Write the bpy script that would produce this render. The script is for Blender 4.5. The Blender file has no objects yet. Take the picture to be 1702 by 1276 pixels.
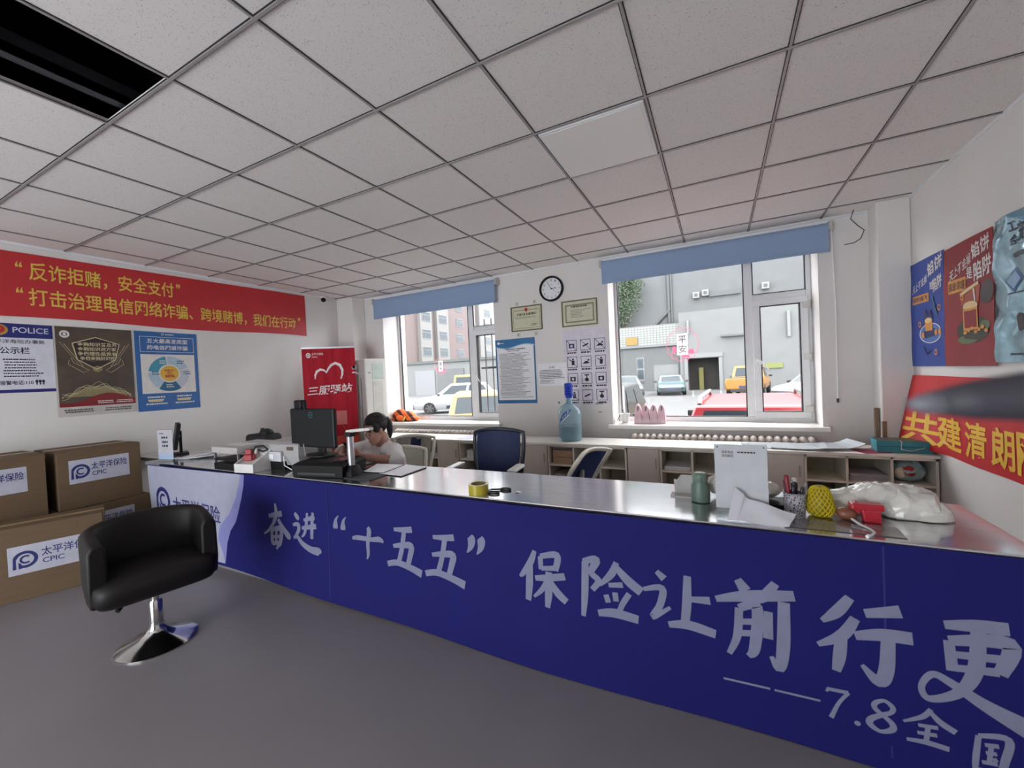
import bpy, math, random
from mathutils import Vector, Matrix, noise
random.seed(7)
S = bpy.context.scene
COL = S.collection
R = math.radians
PI = math.pi

# ---------------------------------------------------------------- camera
cam_d = bpy.data.cameras.new('camera')
cam = bpy.data.objects.new('camera', cam_d)
COL.objects.link(cam)
S.camera = cam
EYE = Vector((0, 0, 1.42))
YAW, PITCH, ROLL = -0.467994, -0.019025, -0.047402
fw = Vector((math.sin(YAW)*math.cos(PITCH), math.cos(YAW)*math.cos(PITCH), math.sin(PITCH)))
rt = Vector((math.cos(YAW), -math.sin(YAW), 0))
up = rt.cross(fw)
rt2 = rt*math.cos(ROLL) + up*math.sin(ROLL)
up2 = -rt*math.sin(ROLL) + up*math.cos(ROLL)
cam.matrix_world = Matrix(((rt2.x, up2.x, -fw.x, EYE.x), (rt2.y, up2.y, -fw.y, EYE.y), (rt2.z, up2.z, -fw.z, EYE.z), (0, 0, 0, 1)))
cam_d.sensor_fit = 'HORIZONTAL'
cam_d.sensor_width = 36.0
cam_d.lens = 36.0*677.866/1702
cam_d.clip_start = 0.02
cam_d.clip_end = 400
cam_d.dof.use_dof = True
cam_d.dof.focus_distance = 3.6
cam_d.dof.aperture_fstop = 3.2

# ---------------------------------------------------------------- sky, exposure, fill lamp
SKY = 11.0
W = bpy.data.worlds.new('overcast_sky')
S.world = W
W.use_nodes = True
nt = W.node_tree
nt.nodes.clear()
wo = nt.nodes.new('ShaderNodeOutputWorld'); wb = nt.nodes.new('ShaderNodeBackground')
tc = nt.nodes.new('ShaderNodeTexCoord'); sx = nt.nodes.new('ShaderNodeSeparateXYZ'); cr = nt.nodes.new('ShaderNodeValToRGB')
cr.color_ramp.elements[0].position = 0.0; cr.color_ramp.elements[0].color = (0.80, 0.86, 0.92, 1)
cr.color_ramp.elements[1].position = 0.6; cr.color_ramp.elements[1].color = (1.0, 1.0, 1.0, 1)
nt.links.new(tc.outputs['Generated'], sx.inputs[0]); nt.links.new(sx.outputs['Z'], cr.inputs[0])
nt.links.new(cr.outputs[0], wb.inputs['Color']); wb.inputs['Strength'].default_value = SKY
nt.links.new(wb.outputs[0], wo.inputs[0])

def area(name, loc, direction, sx, sy, power, col=(1, 1, 1), portal=False):
    l = bpy.data.lights.new(name, 'AREA')
    l.shape = 'RECTANGLE'; l.size = sx; l.size_y = sy; l.energy = power; l.color = col
    o = bpy.data.objects.new(name, l); COL.objects.link(o)
    o.location = loc
    o.rotation_euler = Vector(direction).to_track_quat('-Z', 'Y').to_euler()
    if portal: l.cycles.is_portal = True
    return o
# fill lamp added at the unseen front opening to brighten the room
area('front_fill', (-2.6, -3.15, 1.08), (0, 1, 0.22), 3.0, 1.9, 20, (1.0, 0.98, 0.97))

S.view_settings.view_transform = 'Standard'
S.view_settings.look = 'None'
S.view_settings.gamma = 1.0
S.view_settings.use_curve_mapping = False
S.view_settings.exposure = 0.0
S.cycles.use_denoising = True
S.cycles.max_bounces = 10
S.cycles.diffuse_bounces = 6
S.cycles.transparent_max_bounces = 16

# ---------------------------------------------------------------- materials
def lin(h):
    h = h.lstrip('#')
    o = []
    for i in (0, 2, 4):
        c = int(h[i:i+2], 16)/255
        o.append(c/12.92 if c <= 0.04045 else ((c+0.055)/1.055)**2.4)
    return tuple(o)
MATS = {}
OUT = 1.0
def M(name, hexcol, rough=0.6, metal=0.0, var=0.06, scale=14.0, bump=0.0, trans=0.0, coat=0.0, alpha=1.0, emit=0.0, stretch=None, spec=0.5):
    if name in MATS: return MATS[name]
    m = bpy.data.materials.new(name); m.use_nodes = True
    t = m.node_tree; b = t.nodes['Principled BSDF']
    c = tuple(x*OUT for x in lin(hexcol))
    co = t.nodes.new('ShaderNodeTexCoord'); mp = t.nodes.new('ShaderNodeMapping')
    if stretch: mp.inputs['Scale'].default_value = stretch
    n = t.nodes.new('ShaderNodeTexNoise'); n.inputs['Scale'].default_value = scale; n.inputs['Detail'].default_value = 4
    r = t.nodes.new('ShaderNodeValToRGB')
    r.color_ramp.elements[0].position = 0.3; r.color_ramp.elements[1].position = 0.7
    r.color_ramp.elements[0].color = tuple(x*(1-var) for x in c)+(1,)
    r.color_ramp.elements[1].color = tuple(min(1, x*(1+var)) for x in c)+(1,)
    t.links.new(co.outputs['Object'], mp.inputs[0]); t.links.new(mp.outputs[0], n.inputs['Vector'])
    t.links.new(n.outputs['Fac'], r.inputs[0]); t.links.new(r.outputs[0], b.inputs['Base Color'])
    b.inputs['Roughness'].default_value = rough; b.inputs['Metallic'].default_value = metal
    b.inputs['Specular IOR Level'].default_value = spec
    if trans: b.inputs['Transmission Weight'].default_value = trans
    if coat: b.inputs['Coat Weight'].default_value = coat; b.inputs['Coat Roughness'].default_value = 0.15
    if alpha < 1: b.inputs['Alpha'].default_value = alpha
    if emit:
        b.inputs['Emission Color'].default_value = c+(1,); b.inputs['Emission Strength'].default_value = emit
    if bump:
        bp = t.nodes.new('ShaderNodeBump'); bp.inputs['Strength'].default_value = bump; bp.inputs['Distance'].default_value = 0.01
        t.links.new(n.outputs['Fac'], bp.inputs['Height']); t.links.new(bp.outputs[0], b.inputs['Normal'])
    MATS[name] = m
    return m

def thin_mat(name, hexcol, k=0.6):
    m = bpy.data.materials.new(name); m.use_nodes = True
    t = m.node_tree; b = t.nodes['Principled BSDF']; o = t.nodes['Material Output']; c = lin(hexcol)
    n = t.nodes.new('ShaderNodeTexNoise'); n.inputs['Scale'].default_value = 9
    r = t.nodes.new('ShaderNodeValToRGB'); r.color_ramp.elements[0].color = tuple(x*.95 for x in c)+(1,); r.color_ramp.elements[1].color = c+(1,)
    tl = t.nodes.new('ShaderNodeBsdfTranslucent'); mx = t.nodes.new('ShaderNodeMixShader'); mx.inputs[0].default_value = k
    t.links.new(n.outputs['Fac'], r.inputs[0]); t.links.new(r.outputs[0], b.inputs['Base Color']); t.links.new(r.outputs[0], tl.inputs['Color'])
    t.links.new(b.outputs[0], mx.inputs[1]); t.links.new(tl.outputs[0], mx.inputs[2]); t.links.new(mx.outputs[0], o.inputs[0])
    return m

def glass_mat(name, tint=(1, 1, 1), gloss=0.06):
    m = bpy.data.materials.new(name); m.use_nodes = True
    t = m.node_tree; t.nodes.clear()
    o = t.nodes.new('ShaderNodeOutputMaterial'); mx = t.nodes.new('ShaderNodeMixShader')
    tr = t.nodes.new('ShaderNodeBsdfTransparent'); g = t.nodes.new('ShaderNodeBsdfGlossy')
    fr = t.nodes.new('ShaderNodeLayerWeight'); fr.inputs['Blend'].default_value = 0.5
    pw = t.nodes.new('ShaderNodeMath'); pw.operation = 'POWER'; pw.inputs[1].default_value = 4.0
    mu = t.nodes.new('ShaderNodeMath'); mu.operation = 'MULTIPLY_ADD'; mu.inputs[1].default_value = 0.6; mu.inputs[2].default_value = gloss*0.06
    tr.inputs[0].default_value = tint+(1,); g.inputs['Roughness'].default_value = 0.02
    nn = t.nodes.new('ShaderNodeTexNoise'); nn.inputs['Scale'].default_value = 3
    t.links.new(fr.outputs['Facing'], pw.inputs[0]); t.links.new(pw.outputs[0], mu.inputs[0]); t.links.new(mu.outputs[0], mx.inputs[0])
    t.links.new(tr.outputs[0], mx.inputs[1]); t.links.new(g.outputs[0], mx.inputs[2]); t.links.new(mx.outputs[0], o.inputs[0])
    return m

# ---------------------------------------------------------------- mesh builder
_tc = {}
def text_geo(s, bold=0.0, shear=0.0):
    k = (s, bold, shear)
    if k in _tc: return _tc[k]
    cu = bpy.data.curves.new('lettering', 'FONT'); cu.body = s; cu.size = 1; cu.offset = bold; cu.shear = shear
    cu.resolution_u = 4; cu.fill_mode = 'FRONT'
    ob = bpy.data.objects.new('lettering', cu)
    me = bpy.data.meshes.new_from_object(ob)
    vs = [(v.co.x, v.co.y) for v in me.vertices]; fs = [tuple(p.vertices) for p in me.polygons]
    bpy.data.objects.remove(ob); bpy.data.curves.remove(cu); bpy.data.meshes.remove(me)
    x0 = min(v[0] for v in vs); x1 = max(v[0] for v in vs); y0 = min(v[1] for v in vs); y1 = max(v[1] for v in vs)
    vs = [((x-x0)/(x1-x0), (y-y0)/(y1-y0)) for x, y in vs]
    _tc[k] = (vs, fs)
    return _tc[k]

class MB:
    def __init__(s): s.v = []; s.f = []; s.m = []
    def add(s, vs, fs, m=0):
        b = len(s.v); s.v += [tuple(p) for p in vs]; s.f += [tuple(b+i for i in q) for q in fs]; s.m += [m]*len(fs)
        return s
    def box(s, x0, y0, z0, x1, y1, z1, m=0):
        v = [(x, y, z) for z in (z0, z1) for y in (y0, y1) for x in (x0, x1)]
        return s.add(v, [(0, 2, 3, 1), (4, 5, 7, 6), (0, 1, 5, 4), (2, 6, 7, 3), (0, 4, 6, 2), (1, 3, 7, 5)], m)
    def obox(s, c, ax, ay, az, m=0):
        c, ax, ay, az = map(Vector, (c, ax, ay, az))
        v = [c+ax*i+ay*j+az*k for k in (-1, 1) for j in (-1, 1) for i in (-1, 1)]
        return s.add(v, [(0, 2, 3, 1), (4, 5, 7, 6), (0, 1, 5, 4), (2, 6, 7, 3), (0, 4, 6, 2), (1, 3, 7, 5)], m)
    def loft(s, rings, m=0, cap=True, closed=True):
        n = len(rings[0]); v = [p for r in rings for p in r]; f = []
        for i in range(len(rings)-1):
            for j in range(n if closed else n-1):
                k = (j+1) % n
                f.append((i*n+j, i*n+k, (i+1)*n+k, (i+1)*n+j))
        if cap and closed:
            f.append(tuple(range(n-1, -1, -1))); f.append(tuple((len(rings)-1)*n+j for j in range(n)))
        return s.add(v, f, m)
    def tube(s, pts, r, n=8, m=0, sq=1.0):
        pts = [Vector(p) for p in pts]; rr = r if isinstance(r, (list, tuple)) else [r]*len(pts)
        rings = []; nrm = None
        for i, p in enumerate(pts):
            d = (pts[min(i+1, len(pts)-1)]-pts[max(i-1, 0)]).normalized()
            if nrm is None: nrm = d.orthogonal().normalized()
            nrm = (nrm-d*nrm.dot(d)).normalized(); b = d.cross(nrm)
            rings.append([p+(nrm*math.cos(2*PI*j/n)+b*math.sin(2*PI*j/n)*sq)*rr[i] for j in range(n)])
        return s.loft(rings, m)
    def cyl(s, a, b, r, r2=None, n=20, m=0): return s.tube([a, b], [r, r if r2 is None else r2], n, m)
    def lathe(s, prof, c=(0, 0, 0), n=28, m=0, sx=1, sy=1):
        return s.loft([[(c[0]+r*sx*math.cos(2*PI*j/n), c[1]+r*sy*math.sin(2*PI*j/n), c[2]+z) for j in range(n)] for r, z in prof], m)
    def ell(s, c, rx, ry, rz, n=16, k=10, m=0):
        return s.loft([[(c[0]+rx*math.sin(PI*i/k)*math.cos(2*PI*j/n), c[1]+ry*math.sin(PI*i/k)*math.sin(2*PI*j/n), c[2]-rz*math.cos(PI*i/k)) for j in range(n)] for i in [0.15]+list(range(1, k))+[k-0.15]], m)
    def sheet(s, fn, nu, nv, th=0.002, m=0):
        P = [[Vector(fn(i/nu, j/nv)) for i in range(nu+1)] for j in range(nv+1)]
        T = []; w = nu+1
        for j in range(nv+1):
            for i in range(nu+1):
                a = P[j][min(i+1, nu)]-P[j][max(i-1, 0)]; b = P[min(j+1, nv)][i]-P[max(j-1, 0)][i]
                T.append(P[j][i]-(a.cross(b)).normalized()*th)
        v = [p for r in P for p in r]+T; o = w*(nv+1); f = []
        for j in range(nv):
            for i in range(nu):
                q = (j*w+i, j*w+i+1, (j+1)*w+i+1, (j+1)*w+i)
                f.append(q); f.append(tuple(o+t for t in reversed(q)))
        for i in range(nu):
            f.append((i+1, i, o+i, o+i+1)); t = nv*w; f.append((t+i, t+i+1, o+t+i+1, o+t+i))
        for j in range(nv):
            f.append((j*w, (j+1)*w, o+(j+1)*w, o+j*w)); t = nu; f.append(((j+1)*w+t, j*w+t, o+j*w+t, o+(j+1)*w+t))
        return s.add(v, f, m)
    def build(s, name, mats, parent=None, local=False, bevel=0.0, smooth=None, seg=2, subsurf=0, remesh=0.0, smooth_it=0, disp=None):
        if not isinstance(mats, (list, tuple)): mats = [mats]
        off = Vector((0, 0, 0))
        if parent is not None and not local:
            p = parent
            while p is not None: off += p.location; p = p.parent
        if parent is None and not local:
            xs = [v[0] for v in s.v]; ys = [v[1] for v in s.v]; zs = [v[2] for v in s.v]
            off = Vector(((min(xs)+max(xs))/2, (min(ys)+max(ys))/2, min(zs)))
        me = bpy.data.meshes.new(name)
        me.from_pydata([tuple(Vector(v)-off) for v in s.v], [], s.f)
        for m in mats: me.materials.append(m)
        me.polygons.foreach_set('material_index', s.m)
        me.update()
        if smooth is not None:
            me.polygons.foreach_set('use_smooth', [True]*len(me.polygons))
            if smooth < 180 and not remesh: me.set_sharp_from_angle(angle=R(smooth))
        o = bpy.data.objects.new(name, me); COL.objects.link(o)
        if parent is not None: o.parent = parent
        elif not local: o.location = off
        if bevel:
            b = o.modifiers.new('bevel', 'BEVEL'); b.width = bevel; b.segments = seg; b.limit_method = 'ANGLE'; b.angle_limit = R(40)
        if remesh:
            b = o.modifiers.new('remesh', 'REMESH'); b.mode = 'VOXEL'; b.voxel_size = remesh; b.use_smooth_shade = True
        if smooth_it:
            b = o.modifiers.new('smooth', 'SMOOTH'); b.factor = 0.5; b.iterations = smooth_it
        if subsurf:
            b = o.modifiers.new('subsurf', 'SUBSURF'); b.levels = subsurf; b.render_levels = subsurf
        if disp:
            tx = bpy.data.textures.new(name+'_crumple', 'CLOUDS'); tx.noise_scale = disp[1]; tx.noise_depth = 2
            b = o.modifiers.new('crumple', 'DISPLACE'); b.texture = tx; b.strength = disp[0]; b.mid_level = 0.5
        return o

class Card(MB):
    """a thin sheet on a plane with printed shapes on its face: r runs right, u runs up, n faces the viewer"""
    def __init__(s, o, r, u, warp=None, gap=0.0008):
        MB.__init__(s); s.o = Vector(o); s.r = Vector(r).normalized(); s.u = Vector(u).normalized(); s.n = s.r.cross(s.u); s.w = warp; s.g = gap
    def P(s, x, y, l=0):
        d = s.g*l+(s.w(x, y) if s.w else 0)
        return s.o+s.r*x+s.u*y+s.n*d
    def base(s, x0, y0, x1, y1, m=0, th=0.003, nu=1, nv=1):
        return s.sheet(lambda a, b: s.P(x0+(x1-x0)*a, y0+(y1-y0)*b), nu, nv, th, m)
    def rect(s, x0, y0, x1, y1, m, l=1):
        nu = nv = 1
        if s.w: nu = max(1, int((x1-x0)/0.04)); nv = max(1, int((y1-y0)/0.04))
        for i in range(nu):
            for j in range(nv):
                a, b = x0+(x1-x0)*i/nu, x0+(x1-x0)*(i+1)/nu; c, d = y0+(y1-y0)*j/nv, y0+(y1-y0)*(j+1)/nv
                s.add([s.P(a, c, l), s.P(b, c, l), s.P(b, d, l), s.P(a, d, l)], [(0, 1, 2, 3)], m)
        return s
    def poly(s, pts, m, l=1): return s.add([s.P(x, y, l) for x, y in pts], [tuple(range(len(pts)))], m)
    def arc(s, cx, cy, r0, r1, a0, a1, m, l=1, n=24, ky=1.0):
        v = []; f = []
        for i in range(n+1):
            a = R(a0+(a1-a0)*i/n)
            v += [s.P(cx+r0*math.cos(a), cy+ky*r0*math.sin(a), l), s.P(cx+r1*math.cos(a), cy+ky*r1*math.sin(a), l)]
        for i in range(n): f.append((2*i, 2*i+1, 2*i+3, 2*i+2))
        return s.add(v, f, m)
    def disc(s, cx, cy, rx, ry, m, l=1, n=24): return s.poly([(cx+rx*math.cos(2*PI*i/n), cy+ry*math.sin(2*PI*i/n)) for i in range(n)], m, l)
    def line(s, pts, w, m, l=1):
        ws = w if isinstance(w, (list, tuple)) else [w]*len(pts)
        v = []; n = len(pts)
        for i, p in enumerate(pts):
            a = pts[max(i-1, 0)]; b = pts[min(i+1, n-1)]
            dx, dy = b[0]-a[0], b[1]-a[1]; L = math.hypot(dx, dy) or 1
            v += [s.P(p[0]-dy/L*ws[i]/2, p[1]+dx/L*ws[i]/2, l), s.P(p[0]+dy/L*ws[i]/2, p[1]-dx/L*ws[i]/2, l)]
        return s.add(v, [(2*i, 2*i+1, 2*i+3, 2*i+2) for i in range(n-1)], m)
    def frame(s, x0, y0, x1, y1, w, m, l=1):
        for a in ((x0, y0, x1, y0+w), (x0, y1-w, x1, y1), (x0, y0+w, x0+w, y1-w), (x1-w, y0+w, x1, y1-w)): s.rect(*a, m, l)
        return s
    def text(s, t, x0, y0, x1, y1, m, l=2, bold=0.0, shear=0.0, tilt=0.0):
        vs, fs = text_geo(t, bold, shear)
        return s.add([s.P(x0+(x1-x0)*a, y0+(y1-y0)*b+tilt*a, l) for a, b in vs], fs, m)
    def rows(s, x0, y0, x1, y1, n, m, l=2, fill=0.55, ragged=0.3):
        h = (y1-y0)/n
        for i in range(n):
            y = y1-(i+1)*h+h*(1-fill)/2; x = x0+random.choice((0, 0, 0.03))*(x1-x0); e = x1-(x1-x0)*random.random()*ragged
            while x < e:
                w = h*fill*random.uniform(0.5, 1.6)
                s.add([s.P(x, y, l), s.P(min(x+w, e), y, l), s.P(min(x+w, e), y+h*fill, l), s.P(x, y+h*fill, l)], [(0, 1, 2, 3)], m)
                x += w+h*fill*random.uniform(0.15, 0.5)
        return s
    def brush(s, spec, x0, y0, x1, y1, m, l=2, k=1.2, shear=0.0):
        for st in spec.split(';'):
            pts = [tuple(float(q) for q in p.split(',')) for p in st.split()]
            cp = []; n = len(pts)
            for i in range(n-1):
                p0, p1, p2, p3 = pts[max(i-1, 0)], pts[i], pts[i+1], pts[min(i+2, n-1)]
                for j in range(6):
                    t = j/6
                    cp.append(tuple(0.5*(2*b+(c-a)*t+(2*a-5*b+4*c-d)*t*t+(3*b-a-3*c+d)*t**3) for a, b, c, d in zip(p0, p1, p2, p3)))
            cp.append(pts[-1])
            sc = (y1-y0)/100
            q = [(x0+(x1-x0)*a/100+shear*(b/100-.5), y0+(y1-y0)*b/100) for a, b, _ in cp]
            s.line(q, [max(c, 0.5)*sc*k for _, _, c in cp], m, l)
        return s
    def logo(s, cx, cy, r, m, l=2):
        """ring shaped p with a c inside"""
        s.arc(cx, cy, r*0.68, r, -115, 165, m, l)
        s.poly([(cx-r*1.0, cy-r*1.0), (cx-r*0.72, cy-r*1.0), (cx-r*0.72, cy+r*0.36), (cx-r*0.95, cy+r*0.2)], m, l)
        s.poly([(cx-r*0.55, cy-r*1.0), (cx-r*0.3, cy-r*1.0), (cx-r*0.3, cy-r*0.5), (cx-r*0.55, cy-r*0.2)], m, l)
        s.arc(cx+r*0.05, cy, r*0.3, r*0.5, 50, 310, m, l)
        return s

def tag(o, label=None, cat=None, group=None, kind=None):
    if label: o['label'] = label
    if cat: o['category'] = cat
    if group: o['group'] = group
    if kind: o['kind'] = kind
    return o
def T(name, label=None, cat=None, loc=(0, 0, 0), rz=0.0, group=None, kind=None):
    o = bpy.data.objects.new(name, None); COL.objects.link(o)
    o.location = loc; o.rotation_euler = (0, 0, rz); o.empty_display_size = 0.1
    return tag(o, label, cat, group, kind)
def dup(root, loc, rz=None, label=None):
    r = root.copy(); COL.objects.link(r); r.location = loc
    if rz is not None: r.rotation_euler = (0, 0, rz)
    if label: r['label'] = label
    for ch in list(root.children):
        c = ch.copy(); COL.objects.link(c); c.parent = r
        for g in list(ch.children):
            d = g.copy(); COL.objects.link(d); d.parent = c
    return r

WHITE = M('white_wall_paint', '#dad6d3', 0.75, var=0.02, scale=3)
PVC = M('white_plastic', '#dfe0e2', 0.35, var=0.02)
BLACK = M('black_plastic', '#0e0e10', 0.5, var=0.1, spec=0.3)
DGREY = M('dark_grey_plastic', '#2c2c30', 0.5, var=0.1)
CHROME = M('chrome', '#c8c6c4', 0.12, 1.0, var=0.12, scale=20)
STEEL = M('brushed_steel', '#d2d2d5', 0.13, 0.95, var=0.12, scale=4, stretch=(1, 18, 1))
PAPER = M('white_paper', '#e6e6ea', 0.7, var=0.02)
INK = M('black_ink', '#1c1c24', 0.7, var=0.05)
NAVY = M('navy_ink', '#1d2260', 0.6, var=0.05)
REDP = M('red_print', '#b01c24', 0.55, var=0.05)
YELLOWP = M('yellow_print', '#dcbc4a', 0.55, var=0.05)
GLASS = glass_mat('window_glass')
CLEAR = glass_mat('clear_acrylic', (0.93, 0.95, 0.96), 0.08)
CARDB = M('brown_cardboard', '#624e38', 0.8, var=0.08, scale=6, stretch=(1, 1, 6))
# ================================================================ SETTING
RX0, RX1, RY0, RY1, H = -5.40, 1.495, -3.2, 4.856, 2.78
def struct(mb, name, mats, **k):
    o = mb.build(name, mats, **k); o['kind'] = 'structure'; return o
FLOOR = M('grey_epoxy_floor', '#7e797d', 0.38, var=0.04, scale=2.5, bump=0.0)
struct(MB().box(RX0-.2, RY0-.2, -.1, RX1+.2, RY1+.5, 0), 'floor', FLOOR)
struct(MB().box(RX0-.2, RY0-.2, 0, RX0, RY1+.5, H+.5), 'wall_left', WHITE)
struct(MB().box(RX1, RY0-.2, 0, RX1+.2, RY1+.5, H+.5), 'wall_right', WHITE)
W1 = (-4.68, -2.68, .79, 2.70); W2 = (-1.13, .89, .79, 2.70)
YG = 5.22
b = MB(); yo = RY1+.5
b.box(RX0, RY1, 0, RX1, yo, W1[2]); b.box(RX0, RY1, W1[3], RX1, yo, H+.5)
b.box(RX0, RY1, W1[2], W1[0], yo, W1[3]); b.box(W1[1], RY1, W1[2], W2[0], yo, W1[3]); b.box(W2[1], RY1, W1[2], RX1, yo, W1[3])
struct(b, 'wall_back', WHITE)
b = MB()
b.box(RX0, RY0-.2, 2.10, RX1, RY0, H+.5); b.box(RX0, RY0-.2, 0, -4.2, RY0, 2.10); b.box(-1.0, RY0-.2, 0, RX1, RY0, 2.10)
struct(b, 'wall_front', WHITE)
struct(MB().box(RX0, 4.60, 0, -5.05, RY1, H), 'wall_column_left', WHITE, bevel=.01)
struct(MB().box(1.27, 4.63, 0, RX1, RY1, H), 'wall_column_right', WHITE, bevel=.01)
struct(MB().box(RX0, RY0, 0, RX0+.012, 4.6, .09), 'baseboard_left', WHITE)

# ceiling of perforated lay-in tiles with one tile taken out
U0, V0 = -1.4752, 1.5625
CT = bpy.data.materials.new('perforated_ceiling_tile'); CT.use_nodes = True
t = CT.node_tree; pb = t.nodes['Principled BSDF']; pb.inputs['Roughness'].default_value = .85
co = t.nodes.new('ShaderNodeTexCoord'); vo = t.nodes.new('ShaderNodeTexVoronoi'); vo.inputs['Scale'].default_value = 115
vo.inputs['Randomness'].default_value = 1.0
cr = t.nodes.new('ShaderNodeValToRGB'); cr.color_ramp.elements[0].position = .12; cr.color_ramp.elements[1].position = .25
cr.color_ramp.elements[0].color = (.16, .15, .15, 1); cr.color_ramp.elements[1].color = lin('#dfd9d6')+(1,)
nz = t.nodes.new('ShaderNodeTexNoise'); nz.inputs['Scale'].default_value = 25
mul = t.nodes.new('ShaderNodeMath'); mul.operation = 'MULTIPLY_ADD'; mul.inputs[1].default_value = -.25; 
t.links.new(co.outputs['Object'], vo.inputs['Vector']); t.links.new(co.outputs['Object'], nz.inputs['Vector'])
ad = t.nodes.new('ShaderNodeMath'); ad.operation = 'ADD'
t.links.new(nz.outputs['Fac'], mul.inputs[0]); mul.inputs[2].default_value = .16
t.links.new(vo.outputs['Distance'], ad.inputs[0]); t.links.new(mul.outputs[0], ad.inputs[1])
t.links.new(ad.outputs[0], cr.inputs[0]); t.links.new(cr.outputs[0], pb.inputs['Base Color'])
hx0, hx1, hy0, hy1 = U0-1.2, U0-.6, V0-1.2, V0-.6
b = MB()
b.box(RX0, RY0, H, hx0, RY1, H+.02); b.box(hx1, RY0, H, RX1, RY1, H+.02); b.box(hx0, RY0, H, hx1, hy0, H+.02); b.box(hx0, hy1, H, hx1, RY1, H+.02)
struct(b, 'ceiling', CT)
VOID = M('dark_plenum', '#08090d', .9, var=.2)
b = MB(); e = .3
b.box(hx0-e, hy0-e, H+.48, hx1+e, hy1+e, H+.5); b.box(hx0-e, hy0-e, H+.021, hx0-e+.02, hy1+e, H+.48); b.box(hx1+e-.02, hy0-e, H+.021, hx1+e, hy1+e, H+.48)
b.box(hx0-e, hy0-e, H+.021, hx1+e, hy0-e+.02, H+.48); b.box(hx0-e, hy1+e-.02, H+.021, hx1+e, hy1+e, H+.48)
struct(b, 'ceiling_void', VOID)
b = MB(); b.box(hx0+.10, hy0-.29, H+.04, hx0+.17, hy1+.25, H+.08); b.box(hx0+.10, hy0-.29, H+.04, hx0+.11, hy1+.25, H+.13); b.box(hx0+.16, hy0-.29, H+.04, hx0+.17, hy1+.25, H+.13)
tag(b.build('cable_tray', M('galvanised_steel', '#5a5c62', .45, .8)), 'steel cable channel seen through the missing ceiling tile', 'cable tray')
TB = M('ceiling_grid_bar', '#a29c9b', .5, .2); TL = M('grid_shadow_line', '#2a272a', .8)  # near-black strips beside each bar, drawn in as its shadow lines
b = MB()
for q in range(-8, 6):
    x = U0+.6*q
    if RX0 < x < RX1:
        b.box(x-.0055, RY0, H-.007, x+.0055, RY1, H-.0005); b.box(x-.0095, RY0, H-.003, x-.0055, RY1, H-.0005, 1); b.box(x+.0055, RY0, H-.003, x+.0095, RY1, H-.0005, 1)
for r in range(-8, 6):
    y = V0+.6*r
    if RY0 < y < RY1:
        b.box(RX0, y-.006, H-.0078, RX1, y+.006, H-.0006); b.box(RX0, y-.0105, H-.0035, RX1, y-.006, H-.0006, 1); b.box(RX0, y+.006, H-.0035, RX1, y+.0105, H-.0006, 1)
struct(b, 'trim_1', [TB, TL])
b = MB()
b.box(RX0, RY0, H-.025, RX0+.02, RY1, H-.001); b.box(RX1-.012, RY0, H-.02, RX1, RY1, H-.001); b.box(RX0, RY1-.012, H-.02, RX1, RY1, H-.001)
struct(b, 'trim_2', PVC)
lx, ly = U0+.6, V0+.6
t_ = T('ceiling_light', 'square ceiling light panel switched off, the one smooth tile among perforated tiles', 'ceiling light', (lx+.3, ly+.3, H-.012))
MB().box(lx+.015, ly+.015, H-.012, lx+.585, ly+.585, H-.001).build('frame', PVC, t_)
MB().box(lx+.03, ly+.03, H-.014, lx+.57, ly+.57, H-.010).build('diffuser', M('opal_diffuser', '#e6e2de', .4, var=.01), t_)

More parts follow.
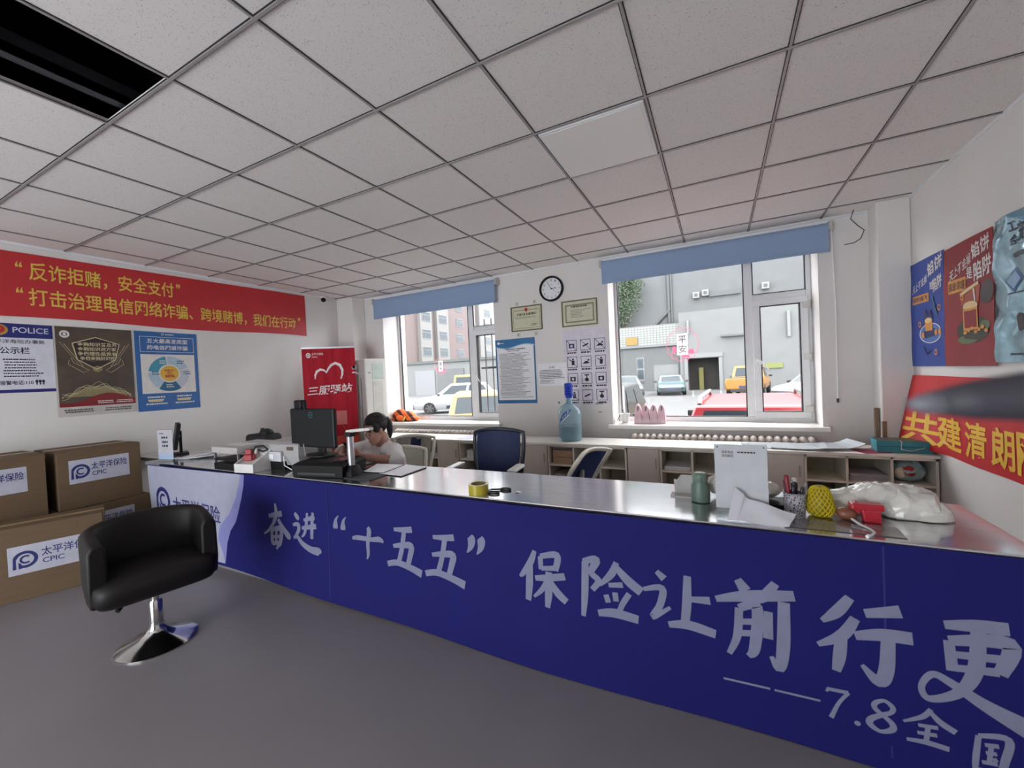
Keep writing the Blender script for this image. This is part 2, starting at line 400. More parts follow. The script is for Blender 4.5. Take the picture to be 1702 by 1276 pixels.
# ---- windows
STK = [PVC, thin_mat('sticker_pink', '#d8607a'), thin_mat('sticker_white', '#f2eef0'), INK]
def window(n, w, mx, sticker, words, sr):
    x0, x1, z0, z1 = w
    t = T('window_%d' % n, None, None, ((x0+x1)/2, YG, z0), kind='structure')
    f = .06; d0, d1 = YG-.03, YG+.03
    b = MB(); b.box(x0, d0, z0, x1, d1, z0+f); b.box(x0, d0, z1-f, x1, d1, z1); b.box(x0, d0, z0+f, x0+f*.6, d1, z1-f); b.box(x1-f*.8, d0, z0+f, x1, d1, z1-f)
    b.box(mx, d0, z0+f, mx+.085, d1, z1-f); b.box(mx+.085, d0, 2.10, x1-f*.8, d1, 2.18)
    b.build('window_frame', PVC, t, bevel=.006)
    sx0, sx1, sz0, sz1 = mx+.075, x1-.035, z0+.045, 2.115
    c = MB(); g = .07
    c.box(sx0, d0-.03, sz0, sx1, d0+.03, sz0+g); c.box(sx0, d0-.03, sz1-g, sx1, d0+.03, sz1); c.box(sx0, d0-.03, sz0+g, sx0+g, d0+.03, sz1-g); c.box(sx1-g, d0-.03, sz0+g, sx1, d0+.03, sz1-g)
    s = c.build('sash', PVC, t, bevel=.006)
    c = MB(); hx, hz = sx0+.035, (sz0+sz1)/2
    c.box(hx-.014, d0-.042, hz-.035, hx+.014, d0-.028, hz+.035); c.tube([(hx, d0-.04, hz), (hx, d0-.07, hz), (hx+.03, d0-.075, hz-.03), (hx+.09, d0-.075, hz-.11)], [.011, .011, .010, .008], 8)
    c.build('handle', PVC, s, smooth=50)
    for hz in (sz0+.1, (sz0+sz1)/2, sz1-.1):
        c = MB(); c.box(sx1-.045, d0-.045, hz-.03, sx1+.01, d0-.028, hz+.03); c.cyl((sx1+.012, d0-.035, hz-.045), (sx1+.012, d0-.035, hz+.045), .009, n=10)
        c.build('hinge', M('white_hinge_metal', '#cfcdc8', .35, .3), s)
    G = M('black_rubber_seal', '#202024', .7)
    b = MB()
    for (a, bb, c_, d) in ((x0+f*.6, mx, z0+f, z1-f), (mx+.085, x1-f*.8, 2.18, z1-f), (sx0+g, sx1-g, sz0+g, sz1-g)):
        for q in ((a, c_, bb, c_+.006), (a, d-.006, bb, d), (a, c_, a+.008, d), (bb-.008, c_, bb, d)): b.box(q[0], d0-.032 if a > mx+.1 and c_ < 2 else d0-.002, q[1], q[2], YG, q[3])
    b.build('seal', G, t)
    b = MB(); b.box(x0+f*.6, YG-.004, z0+f, mx, YG+.004, z1-f); b.box(mx+.085, YG-.004, 2.18, x1-f*.8, YG+.004, z1-f); b.box(sx0+g, YG-.014, sz0+g, sx1-g, YG-.006, sz1-g)
    b.build('glass_pane', GLASS, t)
    sl = MB().box(x0-.05, 4.775, z0-.042, x1+.05, YG+.02, z0+.002)
    sl.build('sill', M('white_stone_sill', '#e4e2de', .3, var=.03), t, bevel=.008)
    c = Card((sticker[0], YG-.007, sticker[1]), (1, 0, 0), (0, 0, 1), gap=.0006)
    c.base(-sr*.42, -sr*.85, sr*.38, sr*.85, 2, .001)
    for i in range(14):
        a = 2*PI*i/14
        c.arc(sr*1.0*math.cos(a), sr*1.12*math.sin(a), sr*.2, sr*.235, math.degrees(a)-95, math.degrees(a)+95, 1, 1, 8)
    c.disc(-sr*.62, -sr*.4, sr*.16, sr*.3, 1, 1); c.disc(sr*.6, -sr*.6, sr*.22, sr*.22, 1, 1); c.disc(sr*.2, -sr*.95, sr*.3, sr*.12, 1, 1)
    if words: 
        c.text(words[0], -sr*.3, sr*.08, sr*.28, sr*.68, 3, 2, .01); c.text(words[1], -sr*.3, -sr*.66, sr*.28, -sr*.06, 3, 2, 0)
    k = c.build('window_sticker', STK, t)
    k['label'] = 'round pink sticker on the glass'
    return t
window(1, W1, -3.31, (-3.87, 1.63), '高来', .10)
window(2, W2, .28, (-.36, 1.70), '平安', .15)
b = MB()
for x in (-3.12, -3.0, -2.88, -2.76): b.cyl((x, YG+.12, .80), (x, YG+.12, 2.3), .009, n=8)
b.box(-3.2, YG+.112, 1.55, -2.70, YG+.128, 1.58)
tag(b.build('window_bars', M('painted_iron', '#4a4844', .5, .4)), 'thin iron security bars outside the small sash of the left window', 'bars')

# ================================================================ OUTSIDE
OUT = .175      # outdoor colours scaled darker to offset the boosted sky brightness
GZ = -.45
ASPH = M('grey_asphalt', '#9c9ea0', .9, var=.06, scale=3)
struct(MB().box(-90, RY1+.5, GZ-.2, 40, 90, GZ), 'parking_lot_ground', ASPH)
PVCO = M('outdoor_white_dimmed', '#d4d6d6', .6)  # outdoor copy of the white plastic, darkened against the bright sky
def lerp(a, b, t): return a+(b-a)*t
TYRE = M('tyre_rubber', '#1a1a1c', .85); RIM = M('alloy_rim', '#a8a8ac', .3, .8); CGL = M('car_window_glass', '#5c6c76', .2, .0, var=.1, spec=.25)
PLATE = M('blue_number_plate', '#2a4fa0', .5); LAMP = M('headlamp_lens', '#c8d2d8', .15); TAIL = M('red_tail_lamp', '#a01818', .3); TRIMB = M('black_car_trim', '#26282a', .5)
def car(name, label, cat, loc, rz, colr, L, Wd, Ht, belt, gh, hood=.88, rails=False, bed=None, spare=False, group=None):
    """gh = rear base x, rear roof x, front roof x, front base x as shares of the length measured from the rear"""
    t = T(name, label, cat, loc, rz, group)
    global OUT
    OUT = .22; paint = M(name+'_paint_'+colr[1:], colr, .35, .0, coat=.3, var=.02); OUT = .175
    hw = Wd/2; X = lambda s: -L/2+L*s
    st = [(0, .38, belt*.93, .84), (.04, .26, belt, .97), (.25, .22, belt, 1), (.6, .22, belt, 1), (gh[3], .22, belt*.98, 1), (.93, .24, belt*hood*.97, .96), (.985, .3, belt*hood*.86, .86), (1, .4, belt*hood*.74, .78)]
    if bed: st = [(0, .5, belt, .96), (.02, .42, belt, 1), (.3, .4, belt, 1), (.6, .4, belt, 1), (gh[3], .4, belt, 1), (.95, .42, belt*hood, .98), (1, .5, belt*hood*.9, .92)]
    b = MB()
    b.loft([[(X(s), y*hw*k, z) for y, z in ((-.9, zl), (-1, zl+.16), (-1, zb-.12), (-.9, zb), (.9, zb), (1, zb-.12), (1, zl+.16), (.9, zl))] for s, zl, zb, k in st])
    b.build('car_body', paint, t, local=True, bevel=.03, smooth=40)
    rw = .76; a, c, d, e = gh
    base = [(X(a), -hw*.93), (X(e), -hw*.93), (X(e), hw*.93), (X(a), hw*.93)]; top = [(X(c), -hw*rw), (X(d), -hw*rw), (X(d), hw*rw), (X(c), hw*rw)]
    g = MB(); g.loft([[(x, y, belt-.06) for x, y in base], [(x, y, Ht-.03) for x, y in top], [(lerp(x, 0, .12), y*.82, Ht) for x, y in top]])
    g.build('cabin', paint, t, local=True, bevel=.03, smooth=40)
    g = MB()
    for i in range(4):
        j = (i+1) % 4
        B0, B1, T0, T1 = (Vector((*base[i], belt-.06)), Vector((*base[j], belt-.06)), Vector((*top[i], Ht-.03)), Vector((*top[j], Ht-.03)))
        n = ((B1-B0).cross(T0-B0)).normalized()
        segs = ((.10, .90),) if i in (1, 3) else ((.09, .48), (.53, .88))
        for s0, s1 in segs:
            q = []
            for s, v in ((s0, .16), (s1, .16), (s1, .86), (s0, .86)): q.append(lerp(lerp(B0, B1, s), lerp(T0, T1, s), v)+n*.012)
            g.add(q, [(0, 1, 2, 3)])
    g.build('car_windows', CGL, t, local=True)
    wr = .33 if Ht < 1.7 else .38
    for s in (.18, .81):
        for y in (-1, 1):
            w = MB(); yy = y*(hw-.1)
            prof = [(wr*.62, -.1), (wr*.95, -.11), (wr, -.07), (wr, .07), (wr*.95, .11), (wr*.62, .1)]
            w.loft([[(X(s)+r*math.cos(2*PI*j/20), yy+z, wr+r*math.sin(2*PI*j/20)) for j in range(20)] for r, z in prof])
            wo_ = w.build('wheel', TYRE, t, local=True, smooth=40)
            r_ = MB(); y2 = y*(hw-.1+.085)
            for k in range(6): 
                an = 2*PI*k/6; r_.obox((X(s)+wr*.33*math.cos(an), y2+y*.01, wr+wr*.33*math.sin(an)), (wr*.33*math.cos(an), 0, wr*.33*math.sin(an)), (0, .012, 0), (-.035*math.sin(an), 0, .035*math.cos(an)))
            r_.loft([[(X(s)+r*math.cos(2*PI*j/20), y2+z, wr+r*math.sin(2*PI*j/20)) for j in range(20)] for r, z in ((wr*.55, -.005), (wr*.66, .01), (wr*.66, -.01))])
            r_.build('rim', RIM, wo_, local=True)
    for y in (-1, 1):
        MB().obox((X(.955), y*hw*.72, belt*hood*.78), (.09, 0, 0), (0, hw*.2, 0), (0, 0, .05)).build('headlamp', LAMP, t, local=True, bevel=.02)
        MB().obox((X(.018), y*hw*.78, belt*.8), (.05, 0, 0), (0, hw*.15, 0), (0, 0, .07)).build('tail_lamp', TAIL, t, local=True, bevel=.02)
        MB().obox((X(gh[3])-.25, y*(hw+.1), belt+.04), (.06, 0, 0), (0, .09, 0), (0, 0, .06)).build('side_mirror', TRIMB, t, local=True, bevel=.02)
    MB().obox((X(.992), 0, .42), (.08, 0, 0), (0, hw*.66, 0), (0, 0, .14)).build('front_grille', TRIMB, t, local=True, bevel=.02); MB().obox((X(.01), 0, .4), (.05, 0, 0), (0, hw*.7, 0), (0, 0, .08)).build('rear_bumper', TRIMB, t, local=True, bevel=.02)
    MB().obox((X(1)+.02, 0, .46), (.03, 0, 0), (0, .22, 0), (0, 0, .07)).build('number_plate', PLATE, t, local=True); MB().obox((X(0)-.01, 0, .62), (.03, 0, 0), (0, .22, 0), (0, 0, .07)).build('number_plate', PLATE, t, local=True)
    if rails:
        for y in (-1, 1):
            MB().tube([(X(c)+.1, y*hw*.7, Ht-.02), (X(c)+.2, y*hw*.7, Ht+.07), (X(d)-.2, y*hw*.7, Ht+.07), (X(d)-.05, y*hw*.7, Ht-.02)], .03, 8).build('roof_rail', M('white_roof_rail', '#d8d8d8', .4), t, local=True, smooth=60)
    if bed:
        MB().box(X(.03), -hw*.86, belt-.02, X(a)-.05, hw*.86, belt+.012).build('truck_bed', TRIMB, t, local=True)
    if spare:
        s_ = MB(); s_.loft([[(X(0)-.02-z, r*math.cos(2*PI*j/20), 1.05+r*math.sin(2*PI*j/20)) for j in range(20)] for r, z in ((.36, 0), (.4, .05), (.4, .2), (.34, .25), (.05, .26))])
        s_.build('spare_wheel_cover', M('white_cover', '#d4d4d8', .4), t, local=True, smooth=40)
    return t
def face(dx, dy): return math.atan2(dy, dx)
car('blue_coupe', 'pale blue car parked facing the window in front of the grey wall', 'car', (-3.15, 32.3, GZ), face(.12, -1), '#7ea0a8', 4.6, 1.9, 1.4, .92, (.06, .28, .56, .76))
car('grey_sedan', 'grey car half hidden at the left edge of the right window', 'car', (-6.1, 31.0, GZ), face(.35, -1), '#9aa0a2', 4.6, 1.85, 1.5, .92, (.04, .16, .58, .76))
car('pickup_truck', 'orange yellow pickup truck beside the dark gate, seen from behind', 'pickup truck', (1.75, 29.6, GZ), face(.18, 1), '#e8a018', 5.2, 1.95, 1.85, 1.12, (.36, .40, .60, .70), bed=True)
car('red_car', 'red car with white roof rails parked close under the right window', 'car', (.5, 8.15, GZ), face(.05, 1), '#ff4c58', 4.5, 1.85, 1.37, .92, (.01, .05, .56, .74), rails=True)
car('silver_car', 'white silver car behind the red car at the right window edge', 'car', (4.55, 24.3, GZ), face(-.8, -.6), '#cfd2d4', 4.6, 1.85, 1.5, .92, (.05, .2, .58, .76))
car('dark_car', 'dark grey car close to the glass behind the small white pot', 'car', (-2.33, 8.2, GZ), face(.03, -1), '#4c5254', 4.6, 1.85, 1.6, 1.02, (.03, .14, .56, .74))
car('white_suv', 'white car seen side on through the left window', 'car', (-13.3, 19.3, GZ), face(-.85, -.5), '#e2e4e6', 4.7, 1.9, 1.62, 1.0, (.02, .14, .56, .75))
car('yellow_taxi', 'yellow car seen from behind close to the left window', 'car', (-7.0, 11.3, GZ), face(-.53, .85), '#e6b04a', 4.6, 1.78, 1.46, .88, (.03, .10, .60, .76))
car('yellow_jeep', 'yellow off-road car with a white spare wheel cover, behind the white car', 'car', (-18.0, 27.2, GZ), face(-.55, .8), '#dca92c', 4.2, 1.9, 2.15, 1.2, (.0, .03, .62, .7), hood=.95, spare=True)

# buildings facing the right window
s37 = 37/33
def BX(x): return x*s37
def BZ(z): return 1.42+(z-1.42)*s37
GW = M('grey_render', '#a9acae', .9, var=.06, scale=1.2); GW2 = M('pale_render', '#c6c8c8', .9, var=.05, scale=1.5); DKG = M('grey_plaster_wall', '#9a9d9e', .9, var=.07, scale=2)
t = T('grey_warehouse', 'tall blank grey building behind the yard with a drain pipe', 'building', (5, 46, GZ))
MB().box(-14.5, 40.5, GZ, 26, 52, 16).build('wall', GW, t)
b = MB(); b.cyl((BX(-3.42), 40.42, BZ(4.6)), (BX(-3.42), 40.42, 14), .16, n=10); b.cyl((BX(-3.2), 40.4, BZ(4.6)), (BX(-3.2), 40.4, 14), .1, n=10); b.tube([(BX(-3.3), 40.35, BZ(6.3)), (BX(-4.9), 40.35, BZ(4.7))], .12, 8)
b.build('drain_pipe', M('grey_pipe', '#7d8284', .6), t, smooth=50)
b = MB(); b.box(BX(-.4), 40.3, BZ(6.95), BX(1.75), 40.5, BZ(7.3)); b.build('duct', M('grey_duct', '#8d9192', .7), t)
for i, (x, z) in enumerate(((-1.23, 7.1), (-.62, 7.2), (3.1, 7.2))):
    u = T('air_conditioner_outdoor_unit', 'white outdoor air conditioner on the grey building, ' + ('left of a close pair', 'right of a close pair', 'alone seen through the upper small pane')[i], 'air conditioner', (BX(x)*1.09, 40.3, BZ(z)*1.08-.55), group='outdoor air conditioners')
    MB().box(-.27, -.2, -.27, .27, .2, .27).build('housing', PVCO, u, local=True, bevel=.02)
    f_ = MB(); f_.lathe([(.17, 0), (.17, .02)], n=4); MB().box(-.13, -.23, -.13, .13, -.2, .13).build('fan_grille', DGREY, u, local=True)
t = T('tiled_outbuilding', 'low wing with white tiled parapet, grey wall and barred window', 'building', (BX(-5), 38.5, GZ))
MB().box(BX(-12), 37, GZ, BX(-2.46), 37.9, BZ(3.2)).build('wall', DKG, t)
TILE = bpy.data.materials.new('white_wall_tile'); TILE.use_nodes = True
n_ = TILE.node_tree; br = n_.nodes.new('ShaderNodeTexBrick'); br.inputs['Color1'].default_value = (.135, .135, .128, 1); br.inputs['Color2'].default_value = (.12, .124, .117, 1); br.inputs['Mortar'].default_value = (.04, .05, .045, 1)
br.inputs['Scale'].default_value = 1.0; br.inputs['Brick Width'].default_value = .26; br.inputs['Row Height'].default_value = .2; br.inputs['Mortar Size'].default_value = .018; br.offset = 0
tcn = n_.nodes.new('ShaderNodeTexCoord'); mpn = n_.nodes.new('ShaderNodeMapping'); mpn.inputs['Rotation'].default_value = (R(90), 0, 0)
n_.links.new(tcn.outputs['Object'], mpn.inputs[0]); n_.links.new(mpn.outputs[0], br.inputs['Vector']); n_.links.new(br.outputs['Color'], n_.nodes['Principled BSDF'].inputs['Base Color'])
MB().box(BX(-12), 36.9, BZ(3.3), BX(-2.46), 37.9, BZ(4.8)).build('parapet', TILE, t)
MB().box(BX(-12), 36.8, BZ(3.15), BX(-2.46), 37.9, BZ(3.32)).build('ledge', GW2, t)
u = MB().box(BX(-5.66), 36.95, BZ(.6), BX(-5.08), 37.0, BZ(2.37)).build('window', PVCO, t)
MB().box(BX(-5.60), 36.93, BZ(.7), BX(-5.14), 36.96, BZ(1.45)).box(BX(-5.60), 36.93, BZ(1.55), BX(-5.14), 36.96, BZ(2.3)).build('pane', CGL, u)
MB().box(BX(-4.4), 36.95, BZ(-.2), BX(-2.62), 37.0, BZ(1.74)).build('shutter_door', GW2, t)
b = MB().box(BX(-6.36), 36.8, BZ(3.4), BX(-5.5), 36.88, BZ(4.0))
tag(b.build('yellow_sign_board', M('yellow_sign', '#e0b23a', .6)), 'small yellow board fixed on the white tiled parapet', 'sign')
t = T('garage_block', 'pale rendered garage block with a dark open gateway', 'building', (BX(2), 38.5, GZ))
gx0, gx1, gz = BX(-1.95), BX(.09), BZ(2.08)
b = MB(); b.box(BX(-2.46), 36.6, GZ, gx0, 40.4, BZ(5.5)); b.box(gx1, 36.6, GZ, BX(12), 40.4, BZ(5.5)); b.box(gx0, 36.6, gz, gx1, 40.4, BZ(5.5)); b.build('wall', GW2, t)
MB().box(gx0, 38.2, GZ, gx1, 38.3, gz).build('gate', M('dark_gate', '#5c5650', .8, var=.35, scale=3), t)
MB().box(BX(-1.25), 37.5, GZ, BX(-.95), 37.6, BZ(1.4)).build('barrier_post', M('yellow_green_post', '#b8b04a', .7), t)
b = MB(); b.box(gx0-.3, 36.5, gz+.05, gx1+.3, 36.6, gz+.4); b.box(gx0-.25, 36.5, GZ, gx0, 36.6, gz); b.box(gx1, 36.5, GZ, gx1+.25, 36.6, gz); b.build('gate_frame', M('pale_frame', '#d5d7d8', .8), t)
MB().box(BX(.3), 36.3, BZ(3.5), BX(1.8), 36.6, BZ(3.62)).build('canopy', GW, t)
b = MB(); b.cyl((BX(-1.85), 36.45, BZ(3.9)), (BX(-1.85), 36.45, BZ(4.9)), .09, n=10); b.cyl((BX(4.3), 36.45, BZ(3.2)), (BX(4.3), 36.45, BZ(4.9)), .12, n=10); b.build('vent_pipe', PVCO, t, smooth=50)
MB().box(BX(2.9), 36.5, BZ(1.15), BX(3.9), 36.58, BZ(1.5)).build('notice_strip', M('lime_notice', '#c4d070', .7), t)
PL = M('white_road_paint', '#dcdcdc', .8)
b = MB()
for (xa, ya, xb, yb) in ((-4.6, 28.5, -5.2, 36), (-1.5, 28.5, -1.9, 36), (.1, 28.5, .1, 36), (2.9, 28, 3.2, 36)): b.add([(xa, ya, GZ+.004), (xa+.12, ya, GZ+.004), (xb+.12, yb, GZ+.004), (xb, yb, GZ+.004)], [(0, 1, 2, 3)])
tag(b.build('parking_lines', PL), kind='structure')
t = tag(MB().tube([(-14, 30, 8.7), (-6, 30, 7.9), (0, 30, 8.3), (9, 30, 10.5)], .025, 6).build('overhead_cable', PVCO), 'thin white cable strung across the yard', 'cable')
# tree left of the right window
t = T('tree', 'green leafy tree at the left edge of the right window view', 'tree', (-7.9, 39.2, GZ))
BARK = M('bark', '#6a5c4c', .9); LEAF = M('green_leaf', '#7f9a72', .8, var=.25, scale=3)
tr = MB(); tr.tube([(-7.9, 39.2, GZ), (-7.85, 39.2, 5), (-7.7, 39.2, 8)], [.2, .17, .08], 8); tr.tube([(-7.85, 39.2, 5.2), (-6.9, 39.2, 7.2)], [.1, .05], 6); tr.build('trunk', BARK, t, smooth=60)
lf = MB()
for i in range(2600):
    cx, cy, cz, rr = random.choice(((-8.2, 38.8, 6.6, 1.3), (-7.4, 38.6, 8.0, 1.5), (-8.4, 38.8, 9.6, 2.0), (-6.9, 38.7, 9.4, 1.2)))
    u = Vector((random.gauss(0, 1), random.gauss(0, 1), random.gauss(0, 1))).normalized()*rr*random.random()**.4
    p = Vector((cx, 39.2+u.y*.5, cz+u.z)); p.x += u.x; a = Vector((random.gauss(0, 1), random.gauss(0, 1), random.gauss(0, 1))).normalized(); bb = a.orthogonal().normalized()
    lf.add([p-a*.13, p+bb*.06, p+a*.13, p-bb*.06], [(0, 1, 2, 3)])
lf.build('crown', LEAF, t)
# buildings facing the left window
t = T('yard_sheds', 'low row of grey white sheds behind the cars in the left window', 'building', (-30, 42, GZ))
MB().box(-60, 40, GZ, -16, 44, 3.45).build('wall', GW2, t)
MB().box(-60, 39.8, 3.45, -16, 44.2, 3.75).build('coping', M('grey_coping', '#9aa09c', .9), t)
MB().box(-30.2, 39.9, GZ, -26.4, 40, 2.65).build('shutter_door', GW, t)
MB().box(-33.6, 39.9, GZ, -30.6, 40, 2.6).build('shutter_door', M('white_shutter', '#d3d6da', .7, stretch=(20, 1, 1)), t)
BRK = M('pink_brick', '#c6aeac', .9, var=.08, scale=2); BAYM = M('white_bay_render', '#dedcd8', .9, var=.03)
t = T('apartment_block', 'pink brick apartment block with white window bays', 'building', (-46, 62, GZ))
MB().box(-56, 47, GZ, -41.5, 110, 26).build('wall', BRK, t)
bays = [(50.4, 53.3, 1), (54.7, 57.9, 1), (60.2, 64.0, 0), (68.2, 74.5, 1), (77, 81, 0), (83.5, 89, 1), (92, 98, 1)]
for y0, y1, w in bays:
    xo = -41.5
    if w: xo = -40.9; MB().box(-41.6, y0, GZ, xo, y1, 25).build('window_bay', BAYM, t)
    for k in range(8):
        z = 2.5+k*2.75; ym = (y0+y1)/2; hw = min(1.05, (y1-y0)/2-.4)
        if z < 5 : continue
        f_ = MB().box(xo, ym-hw, z, xo+.06, ym+hw, z+1.45).build('window', PVCO, t)
        p_ = MB()
        for i in range(3): p_.box(xo+.05, ym-hw+.08+i*(2*hw-.08)/3, z+.08, xo+.075, ym-hw+(i+1)*(2*hw-.08)/3, z+.95)
        p_.box(xo+.05, ym-hw+.08, z+1.02, xo+.075, ym+hw-.08, z+1.38)
        p_.build('pane', CGL, f_)
MB().cyl((-41.35, 65.8, GZ), (-41.35, 65.8, 25), .12, n=8).build('drain_pipe', PVCO, t)

OUT = 1.0
# ================================================================ COUNTER AND ITS BANNER
CZ = .80; CF = 1.80; CB = 2.33; CR = .875
t = T('service_counter', 'long service counter with a brushed steel top behind the blue banner', 'counter', (-2.0, 2.05, 0))
CL = -4.70
b = MB(); b.box(CL+.01, CF+.015, 0, CR-.01, CF+.04, CZ-.03); b.box(CR-.035, CF+.04, 0, CR-.01, CB-.02, CZ-.03); b.box(CL+.01, CB-.3, .3, CR-.04, CB-.28, CZ-.03)
b.build('body_panel', M('grey_laminate', '#77757a', .5), t)
b = MB(); b.box(CL, CF-.01, CZ-.03, CR, CB, CZ); b.box(RX0+.013, 1.91, CZ-.03, CL, CB, CZ); b.build('counter_top', STEEL, t, bevel=.004)
for x in (-4.2, -2.9, -1.6, -.3): MB().box(x, CF+.04, 0, x+.02, CB-.3, CZ-.03).build('divider', M('grey_laminate', '#9a989a', .5), t)
def bw(x, z):
    return .012*math.sin(x*1.9+1)*(.4+z)+.010*math.sin(x*3.7+z*2.5)*(1-z/.8)+.006*math.sin(x*0.8-z*6)
BW = 5.40
c = Card((-4.54, 1.765, 0), (1, 0, 0), (0, 0, 1), warp=bw, gap=.0012)
def bot(x): return .075-.07*min(1, max(0, x/3.4))
c.sheet(lambda a, v: c.P(a*BW, bot(a*BW)+(CZ-.008-bot(a*BW))*v), 130, 12, .002, 0)
# white left end with soft blue waves
edge = [(1.165, .795), (1.35, .785), (1.30, .69), (1.265, .60), (1.17, .47), (1.02, .36), (1.03, .25), (1.10, .13), (1.14, .068)]
def ew(z, e):
    for (xa, za), (xb, zb) in zip(e, e[1:]):
        if zb <= z <= za and za > zb: return xa+(xb-xa)*(za-z)/(za-zb)
    return e[-1][0]
ew1 = [(1.36, .80), (1.33, .72), (1.27, .60), (1.17, .47), (1.03, .36), (1.00, .26), (1.06, .15), (1.09, .05)]
ew2 = [(1.40, .80), (1.38, .70), (1.34, .60), (1.29, .50), (1.25, .42), (1.17, .34), (1.12, .24), (1.10, .14), (1.08, .05)]
N = 40
for i in range(N):
    z0, z1 = .075+.712*i/N, .075+.712*(i+1)/N
    a0, a1, b0, b1 = ew(z0, ew1), ew(z1, ew1), ew(z0, ew2), ew(z1, ew2)
    K = 14
    for k in range(K): c.add([c.P(a0*k/K, z0, 1), c.P(a0*(k+1)/K, z0, 1), c.P(a1*(k+1)/K, z1, 1), c.P(a1*k/K, z1, 1)], [(0, 1, 2, 3)], 1)
    c.add([c.P(a0, z0, 1), c.P(max(b0, a0), z0, 1), c.P(max(b1, a1), z1, 1), c.P(a1, z1, 1)], [(0, 1, 2, 3)], 3)
def bx(x): return x+4.54
c.logo(bx(-4.315), .495, .115, 4)
c.text('太平洋保险', bx(-4.16), .405, bx(-3.49), .545, 4, 2, .012, 0, -.03)
GL = {
 'fen': "45,100,4 48,85,7 46,70,8 38,55,6 22,38,5 5,28,3;22,70,6 45,75,8 68,80,9;55,66,6 70,50,8 90,34,10 98,30,4;32,42,6 34,20,7 36,8,5;32,40,6 55,46,8 66,44,8 64,20,8 58,8,6;36,25,5 60,29,5;49,44,5 48,10,6;36,10,6 58,14,6 50,0,4",
 'jin': "42,76,5 70,84,8 80,84,6;36,56,6 85,66,9;54,95,5 52,70,7 46,45,6 36,34,3;74,98,6 71,70,8 71,34,7;10,90,6 20,80,9 23,74,4;4,60,5 22,63,8 25,50,8 15,34,6;8,28,5 20,33,7 40,18,9 70,8,11 96,7,13 100,3,4",
 'ten': "3,56,6 20,61,10 60,63,9 86,68,11 98,62,5;50,97,8 55,86,12 51,50,10 53,20,8 50,2,3",
 'five': "20,93,6 50,96,9 72,100,10;50,94,9 43,50,9 33,13,9;18,53,6 45,59,9 70,61,11 66,35,10 60,14,9;1,7,9 30,15,10 68,10,11 99,2,13",
 'bao': "32,98,5 24,78,8 8,56,6 1,51,3;22,76,8 22,40,9 20,12,7;44,90,6 46,68,6;44,90,6 78,96,8 75,70,7;46,70,5 74,74,6;34,52,6 60,56,8 94,63,8;62,66,8 62,30,9 60,6,6;60,52,6 48,34,6 32,20,3;64,52,6 80,34,9 98,22,8",
 'xian': "8,92,6 30,97,9 22,76,7 34,64,7 24,48,6;12,92,8 12,40,8 10,2,5;62,98,6 54,78,8 36,58,4;60,92,6 80,72,10 100,58,10;50,60,5 72,64,6;46,44,6 50,32,6;60,50,6 62,36,6;82,52,6 72,34,6 66,18,5;34,12,7 60,17,10 96,14,9",
 'rang': "20,97,6 31,86,9;2,62,5 28,69,8 26,40,8 16,16,7 40,38,4;62,97,8 62,50,10 60,14,9;62,58,6 92,62,9;38,8,7 65,14,11 100,8,10",
 'qian': "28,98,6 38,86,9;74,100,6 62,84,8 52,76,5;0,70,5 40,80,9 96,89,8;30,64,6 28,30,6 18,6,4;30,64,6 52,69,8 50,20,8 42,8,4;32,48,5 50,51,5;31,34,5 50,37,5;66,66,6 66,34,7;84,80,8 84,30,9 80,2,7 70,14,3",
 'xing': "36,98,7 22,78,9 6,64,4;42,74,7 28,50,9 2,33,4;28,54,8 26,24,9 23,4,6;52,82,7 88,91,10;42,53,7 70,60,10 100,62,10;76,60,9 75,20,10 68,3,9 50,19,3",
 'geng': "22,92,6 50,96,9 78,98,9;26,76,6 30,44,7;26,76,7 78,83,10 71,50,8;30,62,5 72,66,6;32,48,5 70,52,6;52,95,8 50,50,9 36,22,7 10,8,5 2,20,4 12,36,5 30,30,6 60,14,9 104,-4,15",
 'quan': "50,98,7 36,74,8 2,50,4;48,92,6 70,70,10 98,55,10;30,50,6 66,55,7;30,30,6 66,35,7;48,52,7 48,10,7;12,5,6 50,10,9 90,8,9",
 'guo': "18,88,7 18,30,8 20,4,6;18,88,7 82,95,10 80,40,10 74,2,8;34,70,6 64,74,7;38,52,6 62,55,6;32,28,6 66,32,7;48,72,6 48,30,6;56,44,6 63,37,6;20,8,6 74,12,7",
 'seven': "8,84,5 12,97,5;10,94,8 92,97,8;92,97,7 60,55,7 38,0,9",
 'eight': "50,54,8 22,68,9 20,84,9 50,98,7 80,84,9 78,68,8 50,54,9 14,34,11 12,16,11 50,2,8 88,16,11 86,34,10 50,54,8",
 'lq': "70,98,4 30,70,14 28,30,30 34,12,26", 'rq': "40,96,26 62,80,32 58,44,22 22,10,4"}
for k, x0, z0, x1, z1 in (('fen', -2.957, .288, -2.64, .606), ('jin', -2.636, .314, -2.349, .588), ('ten', -2.066, .35, -1.79, .554), ('five', -1.764, .339, -1.499, .584), ('five', -1.477, .337, -1.205, .582), ('bao', -.893, .31, -.647, .59), ('xian', -.6, .318, -.322, .594), ('rang', -.319, .344, -.037, .585), ('qian', -.04, .279, .228, .603), ('xing', .284, .314, .543, .6), ('geng', .56, .281, .82, .58), ('seven', .299, .147, .371, .259), ('eight', .423, .144, .499, .262), ('quan', .512, .139, .644, .272), ('guo', .67, .1, .771, .239), ('lq', -2.219, .492, -2.165, .592), ('lq', -2.15, .492, -2.096, .592), ('rq', -1.201, .506, -1.147, .607), ('rq', -1.14, .506, -1.088, .607)):
    c.brush(GL[k], bx(x0), z0, bx(x1), z1, 2, 2, 1.45, .012)
